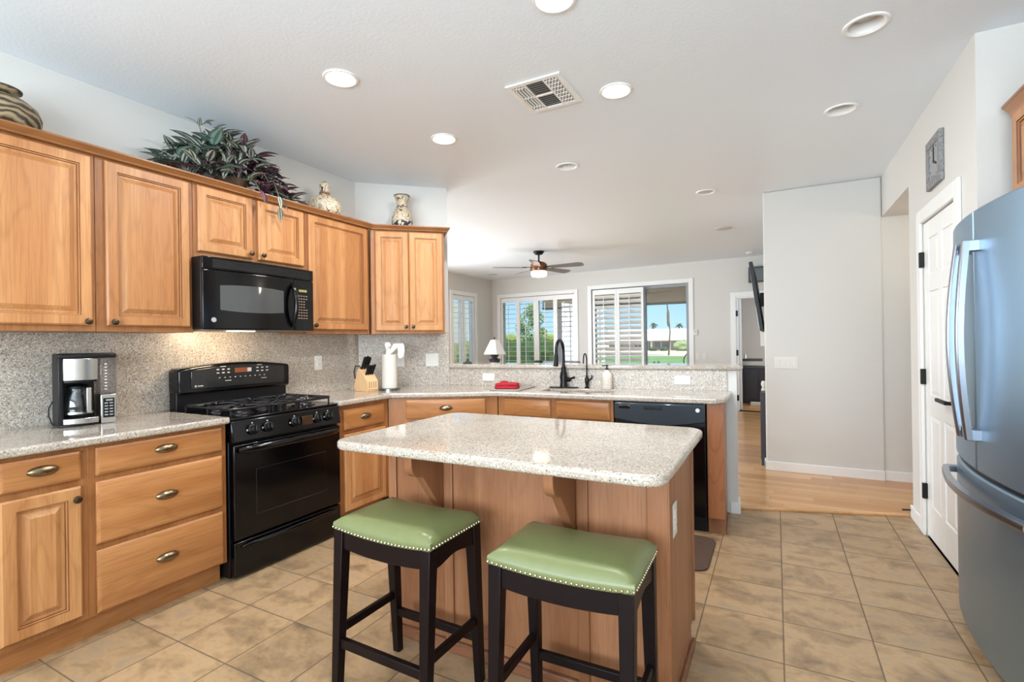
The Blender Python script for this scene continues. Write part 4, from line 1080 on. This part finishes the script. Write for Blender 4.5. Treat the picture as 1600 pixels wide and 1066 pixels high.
m = MB(); m.lathe([(.030, -.004), (.030, .006), (.012, .010), (.010, .045)], (.63, .004, .935), 20, 'y'); lv = m.build('handle', BLACKM, d3)
MB().box(.45, .64, -.052, -.036, .925, .947).build('lever', BLACKM, lv, bevel=.004)
t = thing('wall_clock', 'square grey textured wall clock hung above the pantry door', 'clock', (.8550, 3.79, 2.34), -QT)
GF = plain('clock_frame', (150, 150, 150), .7, noise=.45, nscale=60)
for bx in ((-.146, .146, .097, .146), (-.146, .146, -.146, -.097), (-.146, -.097, -.097, .097), (.097, .146, -.097, .097)): MB().box(bx[0], bx[1], -.022, 0, bx[2], bx[3]).build('frame', GF, t, bevel=.004)
MB().box(-.098, .098, -.014, 0, -.098, .098).build('face', plain('clock_face', (160, 162, 166), .5, noise=.2, nscale=30), t)
MB().box(-.004, .004, -.018, -.013, -.01, .085).build('minute_hand', BLACKM, t)
m = MB(); m.M = Matrix.Rotation(R(115), 4, 'Y'); m.box(-.005, .005, -.0185, -.0135, -.01, .06); m.build('hour_hand', BLACKM, t)
mk = MB()
for k in range(12):
    a = R(30*k); mk.box(math.sin(a)*.092-.004, math.sin(a)*.092+.004, -.0155, -.013, math.cos(a)*.092-.004, math.cos(a)*.092+.004)
mk.build('hour_marks', BLACKM, t)
t = thing('door_stopper', 'small dark door stopper low on the wall corner by the planks', 'door stopper', (.840, 4.50, .055), QT*2)
MB().tube([(.0, 0, 0), (.05, 0, -.004)], .006, 8).build('rod', BLACKM, t)

# ------------------------------------------------------------------ great room windows, doors
def louvers(x0, x1, z0, z1, y, tilt, pitch=.105, w=.108, th=.010):
    m = MB(); n = int(round((z1-z0)/pitch)); 
    for k in range(n):
        z = z0+(k+.5)*(z1-z0)/n; c, s = math.cos(tilt), math.sin(tilt); p = []
        for i in range(8):
            a = 2*PI*i/8; u, v = w/2*math.cos(a), th/2*math.sin(a); p.append((y+u*c-v*s, z+u*s+v*c))
        m.prism(p, x0, x1, 'x')
    return m
def shutter(par, x0, x1, z0, z1, y=.03, st=.046, tilt=.0, rail=.10, rod=True):
    m = MB()
    for bx in ((x0, x0+st, z0, z1), (x1-st, x1, z0, z1), (x0+st, x1-st, z0, z0+rail), (x0+st, x1-st, z1-rail, z1)): m.box(bx[0], bx[1], y-.014, y+.014, bx[2], bx[3])
    p = m.build('shutter_panel', SHUT, par, smooth=False)
    louvers(x0+st, x1-st, z0+rail, z1-rail, y, tilt).build('louvers', SHUT, p)
    if rod:
        xc = (x0+x1)/2; MB().box(xc-.006, xc+.006, y-.066, y-.054, z0+rail+.05, z1-rail-.05).build('tilt_rod', SHUT, p)
    for z in (z0+.25, z1-.25): pass
    return p
def casing(par, x0, x1, z0, z1, w=.085, t=.02, sill=True):
    for bx in ((x0-w, x0, z0-(w if sill else 0), z1+w), (x1, x1+w, z0-(w if sill else 0), z1+w), (x0, x1, z1, z1+w))+(((x0, x1, z0-w, z0),) if sill else ()):
        MB().box(bx[0], bx[1], -t, .0, bx[2], bx[3]).build('casing', TRIM, par, bevel=.005)
w2 = group_root('window_2', 'wide four-panel shuttered window behind the table lamp', 'window', (BW.x, BW.y, 0), BR)
casing(w2, .24, 2.10, .60, 2.31)
for x0, x1 in ((.247, .697), (.699, 1.150), (1.185, 1.640), (1.642, 2.094)): shutter(w2, x0, x1, .61, 2.30, y=.02, tilt=.0)
MB().box(1.150, 1.185, .0, .05, .61, 2.30).build('mullion', SHUT, w2)
f = MB()
for bx in ((.24, .28, .60, 2.31), (2.06, 2.10, .60, 2.31), (.28, 2.06, .60, .64), (.28, 2.06, 2.27, 2.31), (1.15, 1.19, .64, 2.27)): f.box(bx[0], bx[1], .10, .14, bx[2], bx[3])
f.build('sash', TRIM, w2, smooth=False); MB().box(.28, 2.06, .118, .122, .64, 2.27).build('glass', GLASS, w2)
w1 = group_root('window_1', 'narrow two-panel shuttered window on the great room side wall', 'window', (-5.86, 8.47, 0), QT)
casing(w1, 0, .86, .60, 2.30)
for x0, x1 in ((.006, .424), (.436, .854)): shutter(w1, x0, x1, .61, 2.29, y=.02, tilt=.0)
f = MB()
for bx in ((0, .04, .6, 2.3), (.82, .86, .6, 2.3), (.04, .82, .6, .64), (.04, .82, 2.26, 2.3), (.41, .45, .64, 2.26)): f.box(bx[0], bx[1], .09, .13, bx[2], bx[3])
f.build('sash', TRIM, w1, smooth=False); MB().box(.04, .82, .108, .112, .64, 2.26).build('glass', GLASS, w1)
d1 = group_root('door_1', 'sliding glass patio door with two shutter panels on one half', 'door', (BW.x, BW.y, 0), BR)
casing(d1, 2.49, 4.43, .012, 2.36, sill=False)
for x0, x1 in ((2.53, 3.046), (3.05, 3.588)): shutter(d1, x0, x1, .04, 2.335, y=-.035, st=.048, tilt=-.62)
FRM = plain('door_frame_grey', (150, 156, 162), .35)
f = MB()
for bx in ((2.49, 2.54, .012, 2.36), (4.37, 4.43, .012, 2.36), (2.54, 4.37, 2.31, 2.36), (2.54, 4.37, .012, .05), (3.545, 3.60, .05, 2.31)): f.box(bx[0], bx[1], .06, .14, bx[2], bx[3])
f.build('frame', FRM, d1, smooth=False); MB().box(2.54, 3.55, .118, .124, .05, 2.31).build('glass', GLASS, d1)
MB().box(3.60, 4.37, .083, .089, .05, 2.31).build('glass', GLASS, d1)
d2 = group_root('door_2', 'white cased doorway with its door swung into the office', 'door', (BW.x, BW.y, 0), BR)
for bx in ((5.15, 5.24, .012, 2.13), (6.06, 6.15, .012, 2.13), (5.24, 6.06, 2.04, 2.13)): MB().box(bx[0], bx[1], -.02, 0, bx[2], bx[3]).build('casing', TRIM, d2, bevel=.005)
for bx in ((5.24, 5.262, .012, 2.04), (6.04, 6.06, .012, 2.04), (5.262, 6.04, 2.02, 2.04)): MB().box(bx[0], bx[1], .0, .15, bx[2], bx[3]).build('jamb', TRIM, d2)
dl_ = MB(); dl_.M = Matrix.Translation((5.266, .155, 0)) @ Matrix.Rotation(R(97), 4, 'Z'); dl_.box(0, .76, -.04, 0, .02, 2.02); dl_.build('door_leaf', TRIM, d2, bevel=.003)
for z in (.25, 1.05, 1.75): MB().box(5.238, 5.272, -.022, .008, z-.05, z+.05).build('hinge', BLACKM, d2)
def on_back(u, v=0, z=0): return (BW.x+u*math.cos(BR)-v*math.sin(BR), BW.y+u*math.sin(BR)+v*math.cos(BR), z)
plate('light_switch', 'small white double switch plate on the far wall next to the doorway', 'light switch', on_back(4.70, -.0005, .99), BR, .075, .116, 1, 'switch plates on the far wall')
plate('light_switch', 'small white switch plate on the far wall next to the patio door', 'light switch', on_back(4.58, -.0005, .99), BR, .075, .116, 1, 'switch plates on the far wall')
t = thing('wall_thermostat', 'white slim thermostat on the far wall above the two switch plates', 'thermostat', on_back(4.545, -.0005, 1.43), BR)
MB().box(-.04, .04, -.02, 0, -.05, .05).build('housing', WHITE, t, bevel=.004); MB().box(-.025, .025, -.0215, -.019, .0, .03).build('screen', LENS, t)

lamp('POINT', 'hall_ceiling_lamp', (1.55, 4.95, 2.2), 5, (1, .86, .70), .08)
# office beyond the doorway
OFF = paint('office_paint', (206, 204, 200))
struct('wall_office', MB().box(-1.35, 2.3, 12.9, 13.0, 0, ZC), OFF, label='pale grey office back wall', cat='wall')
struct('wall_office_left', MB().box(-1.45, -1.35, 9.95, 13.0, 0, ZC), OFF, label='pale grey office side wall', cat='wall')
struct('wall_office_right', MB().box(2.3, 2.4, 9.7, 13, 0, ZC), OFF, label='pale grey office wall behind the added fill lamp', cat='wall')
struct('ceiling_office', MB().box(-1.45, 2.4, 9.97, 13.0, 2.6, 2.7), CEIL, label='office ceiling', cat='ceiling')
lamp('AREA', 'office_fill', (2.2, 11.3, 1.5), 40, (.95, .98, 1), 1.2, 1.2, aim=(-1, 0, 0))  # added fill lamp, the wall behind it has no window
t = thing('office_cabinet', 'dark wood cabinet standing in the office beyond the doorway', 'cabinet', (-.62, 10.93, .0125))
ESP2 = plain('dark_cabinet_wood', (44, 38, 48), .4)
MB().box(0, .62, 0, .5, 0, .70).build('body', ESP2, t, bevel=.004); MB().box(-.015, .635, -.015, .5, .70, .735).build('top', plain('dark_top', (60, 66, 74), .3), t, bevel=.004)
MB().box(.02, .30, -.012, 0, .05, .68).build('door', ESP2, t, bevel=.003); MB().box(.32, .60, -.012, 0, .05, .68).build('door', ESP2, t, bevel=.003)
t = thing('printer', 'white printer with dark lid on the office cabinet', 'printer', (-.60, 11.0, .748))
MB().box(0, .45, 0, .36, 0, .10).build('body', WHITE, t, bevel=.008); MB().box(.0, .36, .02, .34, .10, .145).build('lid', plain('printer_dark', (74, 78, 82), .4), t, bevel=.008); MB().box(.06, .34, -.09, .02, .022, .032).build('paper_tray', WHITE, t, bevel=.002)
t = thing('spray_bottle', 'slim silver bottle standing on the printer in the office', 'bottle', (-.56, 11.15, .8935))
m = MB(); m.lathe([(.022, 0), (.022, .07), (.010, .09), (.010, .11), (.003, .112)], n=14); m.build('bottle', STEEL, t)
t = thing('paper_box', 'flat white box on the floor before the dark office cabinet', 'box', (-.36, 10.72, .0125))
MB().box(-.09, .16, -.10, .12, 0, .05).build('box', PAPER, t, bevel=.003)
# television side of the wall block
t = thing('television', 'thin black television tilted forward on the far side of the wall block', 'television', (-.099, 7.2, 1.8), -QT)
m = MB(); m.M = Matrix.Translation((0, -.075, .0)) @ Matrix.Rotation(R(-8), 4, 'X') if 0 else Matrix.Translation((0, -.10, .0)) @ Matrix.Rotation(R(7.5), 4, 'X')
m.box(-.70, .70, -.02, .02, -.41, .41); tvb = m.build('case', BLACKM, t, bevel=.004)
m2 = MB(); m2.M = m.M.copy(); m2.box(-.685, .685, -.023, -.019, -.395, .395); m2.build('screen', DARKG, t)
MB().box(-.15, .15, -.075, .0, -.08, .08).build('wall_mount', BLACKM, t)
t = thing('wall_box', 'dark framed box on the far wall above the office doorway', 'wall box', on_back(5.58, -.0005, 2.41), BR)
MB().box(-.12, .16, -.10, 0, -.135, .135).build('frame', plain('dark_frame', (52, 56, 58), .4), t, bevel=.004); MB().box(-.09, .13, -.103, -.098, -.105, .105).build('panel', plain('grey_panel', (86, 92, 94), .3), t)
t = thing('cable_box', 'small white box mounted on the wall block under the television', 'wall box', (-.099, 8.2, 1.30), -QT)
MB().box(-.12, .12, -.10, 0, -.11, .11).build('housing', WHITE, t, bevel=.006)
t = thing('wall_shelf', 'shallow dark wood shelf unit along the far side of the wall block', 'shelf unit', (-.099, 6.2, .0125), -QT)
MB().box(-.45, .55, -.05, 0, .06, .74).build('case', ESP2, t, bevel=.003)
for x in (-.43, .53): MB().box(x-.02, x+.02, -.045, 0, 0, .06).build('foot', ESP2, t)
t = thing('ornament', 'small white ornament on the shallow dark shelf unit', 'ornament', (-.122, 5.85, .7535))
m = MB(); m.lathe([(.02, 0), (.022, .01), (.012, .03), (.024, .07), (.016, .10), (.003, .105)], n=14); m.build('body', WHITE, t)

# ceiling fan
fn = thing('ceiling_fan', 'bronze ceiling fan with grey blades and lit bowl in the great room', 'ceiling fan', (-3.335, 7.255, ZC))
m = MB(); m.lathe([(.088, 0), (.088, -.012), (.06, -.05), (.02, -.062), (.003, -.062)], n=24); m.build('canopy', ORB, fn)
m = MB(); m.lathe([(.014, -.05), (.014, -.15), (.032, -.17), (.038, -.185), (.003, -.185)], n=16); m.build('downrod', ORB, fn)
m = MB(); m.lathe([(.04, -.165), (.10, -.178), (.132, -.21), (.138, -.26), (.132, -.305), (.118, -.318), (.003, -.318)], n=28); m.build('motor_housing', plain('copper_bronze', (118, 80, 58), .22, .9), fn)
m = MB(); m.lathe([(.118, -.318), (.126, -.335), (.126, -.375), (.112, -.402), (.06, -.412), (.003, -.414)], n=28); m.build('light_bowl', LITF, fn)
BL = wood('fan_blade', (78, 74, 76), (104, 100, 102), (124, 120, 122), 'x')
for k in range(5):
    a = R(48+72*k)+R(24.6); b = MB(); b.M = Matrix.Rotation(a, 4, 'Z') @ Matrix.Translation((0, 0, -.262)) @ Matrix.Rotation(R(-13), 4, 'X')
    p = [(.20, -.05), (.35, -.062), (.68, -.078), (.735, -.06), (.75, .0), (.735, .06), (.68, .078), (.35, .062), (.20, .05)]
    b.prism(p, -.004, .004); bl = b.build('blade', BL, fn)
    c = MB(); c.M = b.M.copy(); c.box(.10, .27, -.022, .022, .004, .012); c.build('blade_iron', ORB, bl)

# great room furniture peeking over the bar
t = thing('side_table', 'dark round side table in the great room corner', 'table', (-5.06, 8.80, .0125))
m = MB(); m.lathe([(.26, .70), (.27, .715), (.27, .728), (.003, .728)], n=32); m.build('table_top', ESP2, t)
m = MB(); m.lathe([(.20, 0), (.20, .02), (.04, .05), (.035, .66), (.10, .70)], n=20); m.build('pedestal', ESP2, t)
lp = thing('table_lamp', 'table lamp with white panelled shade and dark carved base', 'lamp', (-5.06, 8.80, .741))
DKB = plain('dark_carved', (62, 60, 66), .5, noise=.3)
m = MB(); m.lathe([(.10, 0), (.105, .02), (.08, .05), (.085, .10), (.10, .15), (.10, .19), (.06, .235), (.045, .25), (.05, .27), (.02, .29), (.02, .34)], n=16); m.build('base', DKB, lp)
lf = MB()
for r_ in range(3):
    for k in range(8):
        a = 2*PI*(k+.5*(r_ % 2))/8; z = .07+r_*.095; rr_ = (.085, .085, .05)[r_]
        lf.M = Matrix.Rotation(a, 4, 'Z') @ Matrix.Translation((rr_, 0, z)); lf.hexa([(-.01, -.03, 0), (.012, -.03, 0), (.012, .03, 0), (-.01, .03, 0)], [(.045, -.002, .06), (.05, -.002, .06), (.05, .002, .06), (.045, .002, .06)])
lf.M = Matrix.Identity(4); lf.build('carved_leaves', DKB, lp)
m = MB(); rg1 = [(.24*math.cos(R(60*k+10)), .24*math.sin(R(60*k+10)), .315) for k in range(6)]; rg2 = [(.085*math.cos(R(60*k+10)), .085*math.sin(R(60*k+10)), .605) for k in range(6)]
m.loft([rg1, rg2], cap0=False, cap1=False); o = m.build('shade', plain('lamp_shade', (240, 238, 232), .8), lp, smooth=False); q = o.modifiers.new('t', 'SOLIDIFY'); q.thickness = .004
rb = MB()
for k in range(6): rb.tube([rg1[k], rg2[k]], .004, 6)
rb.build('shade_ribs', plain('shade_trim', (222, 218, 208), .7), o)
m = MB(); m.lathe([(.006, .34), (.006, .625), (.018, .635), (.014, .655), (.003, .662)], n=10); m.build('finial', DKB, lp)
ac = thing('armchair', 'grey armchair whose back shows over the bar behind the gooseneck faucet', 'armchair', (-3.28, 8.05, .0125), BR)
GRY = plain('grey_fabric', (128, 128, 130), .9, noise=.15, nscale=80)
MB().box(-.36, .36, -.10, .68, .12, .42).build('seat', GRY, ac, bevel=.04, seg=3); MB().box(-.35, .35, -.12, .06, .40, .945).build('backrest', GRY, ac, bevel=.05, seg=3)
for s in (-1, 1): MB().box(s*.43-.07, s*.43+.07, -.10, .68, .10, .62).build('arm', GRY, ac, bevel=.04, seg=3)
for x in (-.42, .42):
    for y in (-.05, .62): MB().box(x-.025, x+.025, y-.025, y+.025, 0, .12).build('leg', ESP2, ac)
t = thing('throw_pillow', 'black throw pillow standing on the grey armchair arm', 'pillow', (-3.765, 8.10, .6335), BR)
MB().box(-.085, .085, -.06, .06, .0, .33).build('pillow', plain('black_fabric', (34, 34, 38), .9), t, bevel=.045, seg=3)

# ------------------------------------------------------------------ outdoors
def ground(name, rows, x0, x1, mat, label, cat):
    m = MB()
    for i, (y, z) in enumerate(rows):
        m.v += [(x0, y, z), (x1, y, z), (x1, y, z-.3), (x0, y, z-.3)]
    n = len(rows); m.f.append((0, 1, 2, 3)); m.f.append(tuple(4*(n-1)+k for k in (3, 2, 1, 0)))
    for i in range(n-1):
        for k in range(4): a, b = 4*i+k, 4*i+(k+1) % 4; m.f.append((a, b, b+4, a+4))
    o = m.build(name, mat, smooth=False); return tag(o, label, cat, kind='structure')
LAWN = foliage('lawn', (120, 158, 84), (150, 184, 110), .3, 2); SAND = plain('pale_gravel', (214, 200, 176), .9, noise=.12, nscale=.5)
ground('lawn', [(13.7, -.15), (30, -.15), (55, -.47)], -70, 60, LAWN, 'mown green lawn beyond the patio', 'lawn')
ground('ground', [(55, -.47), (118, -1.25), (420, -1.4)], -260, 200, SAND, 'pale gravel strip before the far house', 'ground')
ground('ground_patio', [(10.2, -.03), (13.75, -.03)], -12, 8, plain('patio_concrete', (196, 188, 176), .8, noise=.1, nscale=3), 'concrete patio slab', 'patio')
ground('ground_side', [(2, -.14), (13.7, -.14)], -40, -5.99, plain('side_gravel', (206, 190, 164), .9, noise=.15, nscale=2), 'pale gravel beside the house', 'ground')
CREAM = paint('stucco_cream', (232, 222, 206), .9); TAN = paint('stucco_tan', (222, 200, 178), .9)
pr2 = tag(thing('roof_patio', 'covered patio roof with tan beam outside the glass door', 'patio roof', (0, 0, 0)), kind='structure')
MB().box(-5.86, 6, 10.25, 13.2, 2.60, 2.75).build('soffit', CREAM, pr2); MB().box(-5.86, 6, 12.95, 13.2, 2.25, 2.60).build('beam', TAN, pr2); MB().box(-5.86, 6, 12.93, 13.22, 2.205, 2.25).build('drip_edge', plain('drip_grey', (112, 110, 108), .6), pr2)
struct('column_patio', MB().box(-5.50, -5.02, 12.95, 13.25, -.05, 2.25), paint('stucco_pink', (236, 222, 216), .9), label='pale stucco patio column outside the shuttered window', cat='column')
def leafy(m, c, rx, ry, rz, seed, n=26, k=14, amp=.16):
    rnd = random.Random(seed); ph = [(rnd.uniform(2, 7), rnd.uniform(2, 7), rnd.uniform(0, 6), rnd.uniform(0, 6)) for _ in range(5)]
    rings = []
    for j in range(k+1):
        a = -PI/2+PI*j/k; q = max(math.cos(a), .02); ring = []
        for i in range(n):
            b = 2*PI*i/n; f = 1+amp*sum(math.sin(p*b+s)*math.sin(q_*a*1.5+t_) for p, q_, s, t_ in [(round(x[0]), x[1], x[2], x[3]) for x in ph])/2+rnd.uniform(-amp, amp)*.45
            ring.append((c[0]+rx*q*math.cos(b)*f, c[1]+ry*q*math.sin(b)*f, c[2]+rz*math.sin(a)*f))
        rings.append(ring)
    return m.loft(rings)
HD = foliage('hedge_dark', (58, 86, 46), (92, 122, 62), 5, 22); HL = foliage('hedge_light', (150, 168, 70), (186, 196, 96), 3, 14); TG = foliage('tree_green', (156, 182, 122), (194, 212, 156), 6, 26)
def bush(name, label, c, rx, ry, rz, mat, seed, cat='shrub', group=None):
    t = thing(name, label, cat, (c[0], c[1], c[2]), 0, group); m = MB(); leafy(m, (0, 0, rz*.92), rx, ry, rz, seed); m.build('foliage', mat, t)
    m = MB(); m.tube([(0, 0, 0), (0, 0, rz*.5)], .04, 8); m.build('stem', plain('bark', (96, 76, 58), .9), t); return t
hg = thing('hedge', 'clipped dark green hedge outside the four-panel shuttered window', 'hedge', (-7.9, 16.4, -.16))
m = MB(); rnd = random.Random(5); xs = [-2.1+4.2*i/26 for i in range(27)]; prof = [(-.45, 0), (-.5, .5), (-.48, 1.1), (-.3, 1.42), (0, 1.50), (.3, 1.42), (.48, 1.1), (.5, .5), (.45, 0)]
m.loft([[(x, y*rnd.uniform(.85, 1.15), z*rnd.uniform(.93, 1.06)) for y, z in prof] for x in xs]); m.build('foliage', HD, hg)
hg = thing('hedge', 'bright yellow-green hedge behind the clipped dark hedge', 'hedge', (-11.0, 23.5, -.16))
m = MB(); m.loft([[(x*1.4, y*rnd.uniform(.85, 1.15), z*1.20*rnd.uniform(.95, 1.05)) for y, z in prof] for x in xs]); m.build('foliage', HL, hg)
hg = thing('hedge', 'low olive hedge outside the narrow two-panel window', 'hedge', (-9.15, 13.0, -.16))
m = MB(); m.loft([[(y*rnd.uniform(.85, 1.15), x*.62, z*.98*rnd.uniform(.94, 1.05)) for y, z in prof] for x in xs]); m.build('foliage', foliage('hedge_olive', (128, 138, 84), (158, 164, 108), 5, 22), hg)
struct('wall_garden', MB().box(-10.0, -9.85, 11, 15.2, -.2, 2.7), CREAM, label='cream garden wall of the neighbouring house', cat='wall')
t = thing('garden_tree', 'light green leafy tree beyond the hedges', 'tree', (-10.7, 22.2, -.16))
m = MB(); m.tube([(0, 0, 0), (.05, 0, .9), (0, .05, 1.8)], [.09, .07, .05], 10); m.build('trunk', plain('tree_bark', (110, 90, 70), .9), t)
def leaf_cloud(m, lobes, n, size, seed):
    q = random.Random(seed)
    for k in range(n):
        c, r = q.choice(lobes)
        d = Vector((q.gauss(0, 1), q.gauss(0, 1), q.gauss(0, 1))).normalized()*r*q.uniform(.45, 1.0)**.6; p = Vector(c)+d
        a = Vector((q.gauss(0, 1), q.gauss(0, 1), q.gauss(0, 1))).normalized(); b = a.orthogonal().normalized(); s_ = size*q.uniform(.7, 1.4)
        m.add([tuple(p-a*s_), tuple(p+b*s_*.45), tuple(p+a*s_), tuple(p-b*s_*.45)], [(0, 1, 2, 3)])
m = MB(); leaf_cloud(m, [((-.35, 0, 1.75), .35), ((.1, 0, 1.9), .45), ((.5, .1, 1.8), .35), ((-.15, 0, 2.5), .5), ((.3, 0, 2.6), .42), ((.05, 0, 3.0), .36), ((-.55, 0, 2.15), .28)], 1500, .075, 3)
m.build('foliage', TG, t)
def palm(name, label, base, h, r, cr, n, group=None, skirt=0):
    t = thing(name, label, 'palm tree', base, 0, group); m = MB(); m.tube([(0, 0, 0), (.02*h, 0, h*.3), (-.012*h, 0, h*.65), (0, 0, h)], [r*1.25, r, r*.9, r*.85], 10); m.build('trunk', plain('palm_bark', (112, 100, 88), .9, noise=.3, nscale=8), t)
    m = MB(); rnd = random.Random(int(h*10))
    for k in range(n):
        a = 2*PI*k/n+rnd.uniform(-.2, .2); e = rnd.uniform(-.5, 1.0); pts = []
        for i in range(6):
            s = i/5; pts.append(((cr*s*math.cos(e))*math.cos(a), (cr*s*math.cos(e))*math.sin(a), h+cr*(s*math.sin(e)-.7*s*s)))
        d = Vector((-math.sin(a), math.cos(a), 0)); rings = []
        for i, p in enumerate(pts):
            w = cr*.16*math.sin(PI*(.12+.86*i/5)); rings.append([tuple(Vector(p)-d*w-Vector((0, 0, w*.5))), p, tuple(Vector(p)+d*w-Vector((0, 0, w*.5)))])
        m.loft(rings, closed=False, cap0=False, cap1=False)
    m.build('fronds', foliage('palm_green', (70, 92, 58), (104, 124, 80), 1, 4), t)
    if skirt:
        m = MB(); m.lathe([(r*1.0, h*.36), (r*2.0, h*.36+skirt*.2), (r*2.1, h*.36+skirt*.8), (r*1.0, h*.36+skirt)], n=14); m.build('dry_skirt', plain('dry_frond', (128, 112, 88), .9), t)
    return t
palm('palm_tree', 'tall slender palm trunk on the lawn seen through the patio door', (-10.72, 58, -.55), 9.2, .075, 2.0, 16, skirt=1.9)
palm('palm_tree', 'small far palm rising behind the pale roof, above the posts of the far house', (-31.9, 150, -1.3), 7.3, .22, 1.5, 15)
palm('palm_tree', 'small far palm rising behind the pale roof, above the large round shrub', (-24.6, 150, -1.3), 7.0, .22, 1.5, 14)
hs = thing('house', 'long low house with pale roof across the lawn', 'house', (-24, 122, -1.28))
MB().box(-13, 17, 0, 12, 0, 2.35).build('wall', paint('house_wall', (172, 160, 148), .9), hs)
m = MB(); m.add([(-15, -1.6, 2.35), (19, -1.6, 2.35), (19, 13.6, 2.35), (-15, 13.6, 2.35), (-15, 6, 5.25), (19, 6, 5.25)], [(0, 1, 5, 4), (2, 3, 4, 5), (1, 2, 5), (3, 0, 4), (0, 3, 2, 1)]); m.build('roof', plain('pale_roof', (238, 226, 200), .8), hs, smooth=False)
for x0, x1 in ((-6.5, -5.0), (-4.0, -2.7), (-1.9, 1.4), (2.8, 4.6), (5.2, 7.4)):
    wn_ = MB().box(x0, x1, -.06, .0, .55, 2.05).build('window', plain('house_window', (96, 104, 108), .2), hs)
    MB().box((x0+x1)/2-.05, (x0+x1)/2+.05, -.09, -.05, .55, 2.05).build('mullion', TRIM, wn_)
for x in (-4.5, -2.3, 2.0, 4.9): MB().box(x-.16, x+.16, -1.4, -1.1, 0, 2.35).build('post', plain('house_post', (206, 198, 186), .8), hs)
bush('shrub', 'large round green shrub in front of the far pale-roofed house', (-17.6, 112, -1.22), 2.1, 1.6, 1.15, TG, 61)
bush('shrub', 'low dark shrub below the first window of the far house', (-24.2, 113, -1.22), 1.0, .8, .42, HD, 62)
bush('shrub', 'low dark shrub below the middle window of the far house', (-21.9, 113, -1.22), .85, .8, .42, HD, 63)
for i, (x, z) in enumerate(((-5.32, .20), (-5.10, .26), (-4.90, .27), (-4.68, .17))):
    bush('shrub', 'one of the small dark plants in a row on the lawn beyond the patio door', (x, 24.0, -.16),   .075, .075, z*.85, HD, 70+i, group='row of small dark plants on the lawn')
bush('shrub', 'single tiny dark plant standing alone on the lawn below the palm trunk', (-4.38, 24.0, -.16), .06, .06, .13, HD, 79)
t = thing('patio_chair', 'dark round wire patio chair just outside the glass door', 'chair', (-1.58, 11.3, -.03))
WIRE = plain('dark_wire', (46, 48, 54), .5)
m = MB(); pts = [(.20*math.cos(2*PI*k/20), .06*math.sin(2*PI*k/20)*0+.03, .86+.20*math.sin(2*PI*k/20)) for k in range(21)]; m.tube(pts, .012, 8)
for k in (-1, 0, 1): m.tube([(k*.09, .03, .67), (k*.09, .03, 1.05)], .006, 6)
m.build('backrest', WIRE, t)
m = MB(); m.lathe([(.20, .44), (.205, .45), (.20, .46), (.003, .46)], (0, -.16, 0), 20); m.build('seat', WIRE, t)
for x, y in ((-.15, -.30), (.15, -.30), (-.15, .02), (.15, .02)): MB().tube([(x*1.2, y, 0), (x, y, .45), (x*.9, y+(.0 if y < 0 else .01), .70 if y > 0 else .45)][:3 if y > 0 else 2], .011, 8).build('leg', WIRE, t)
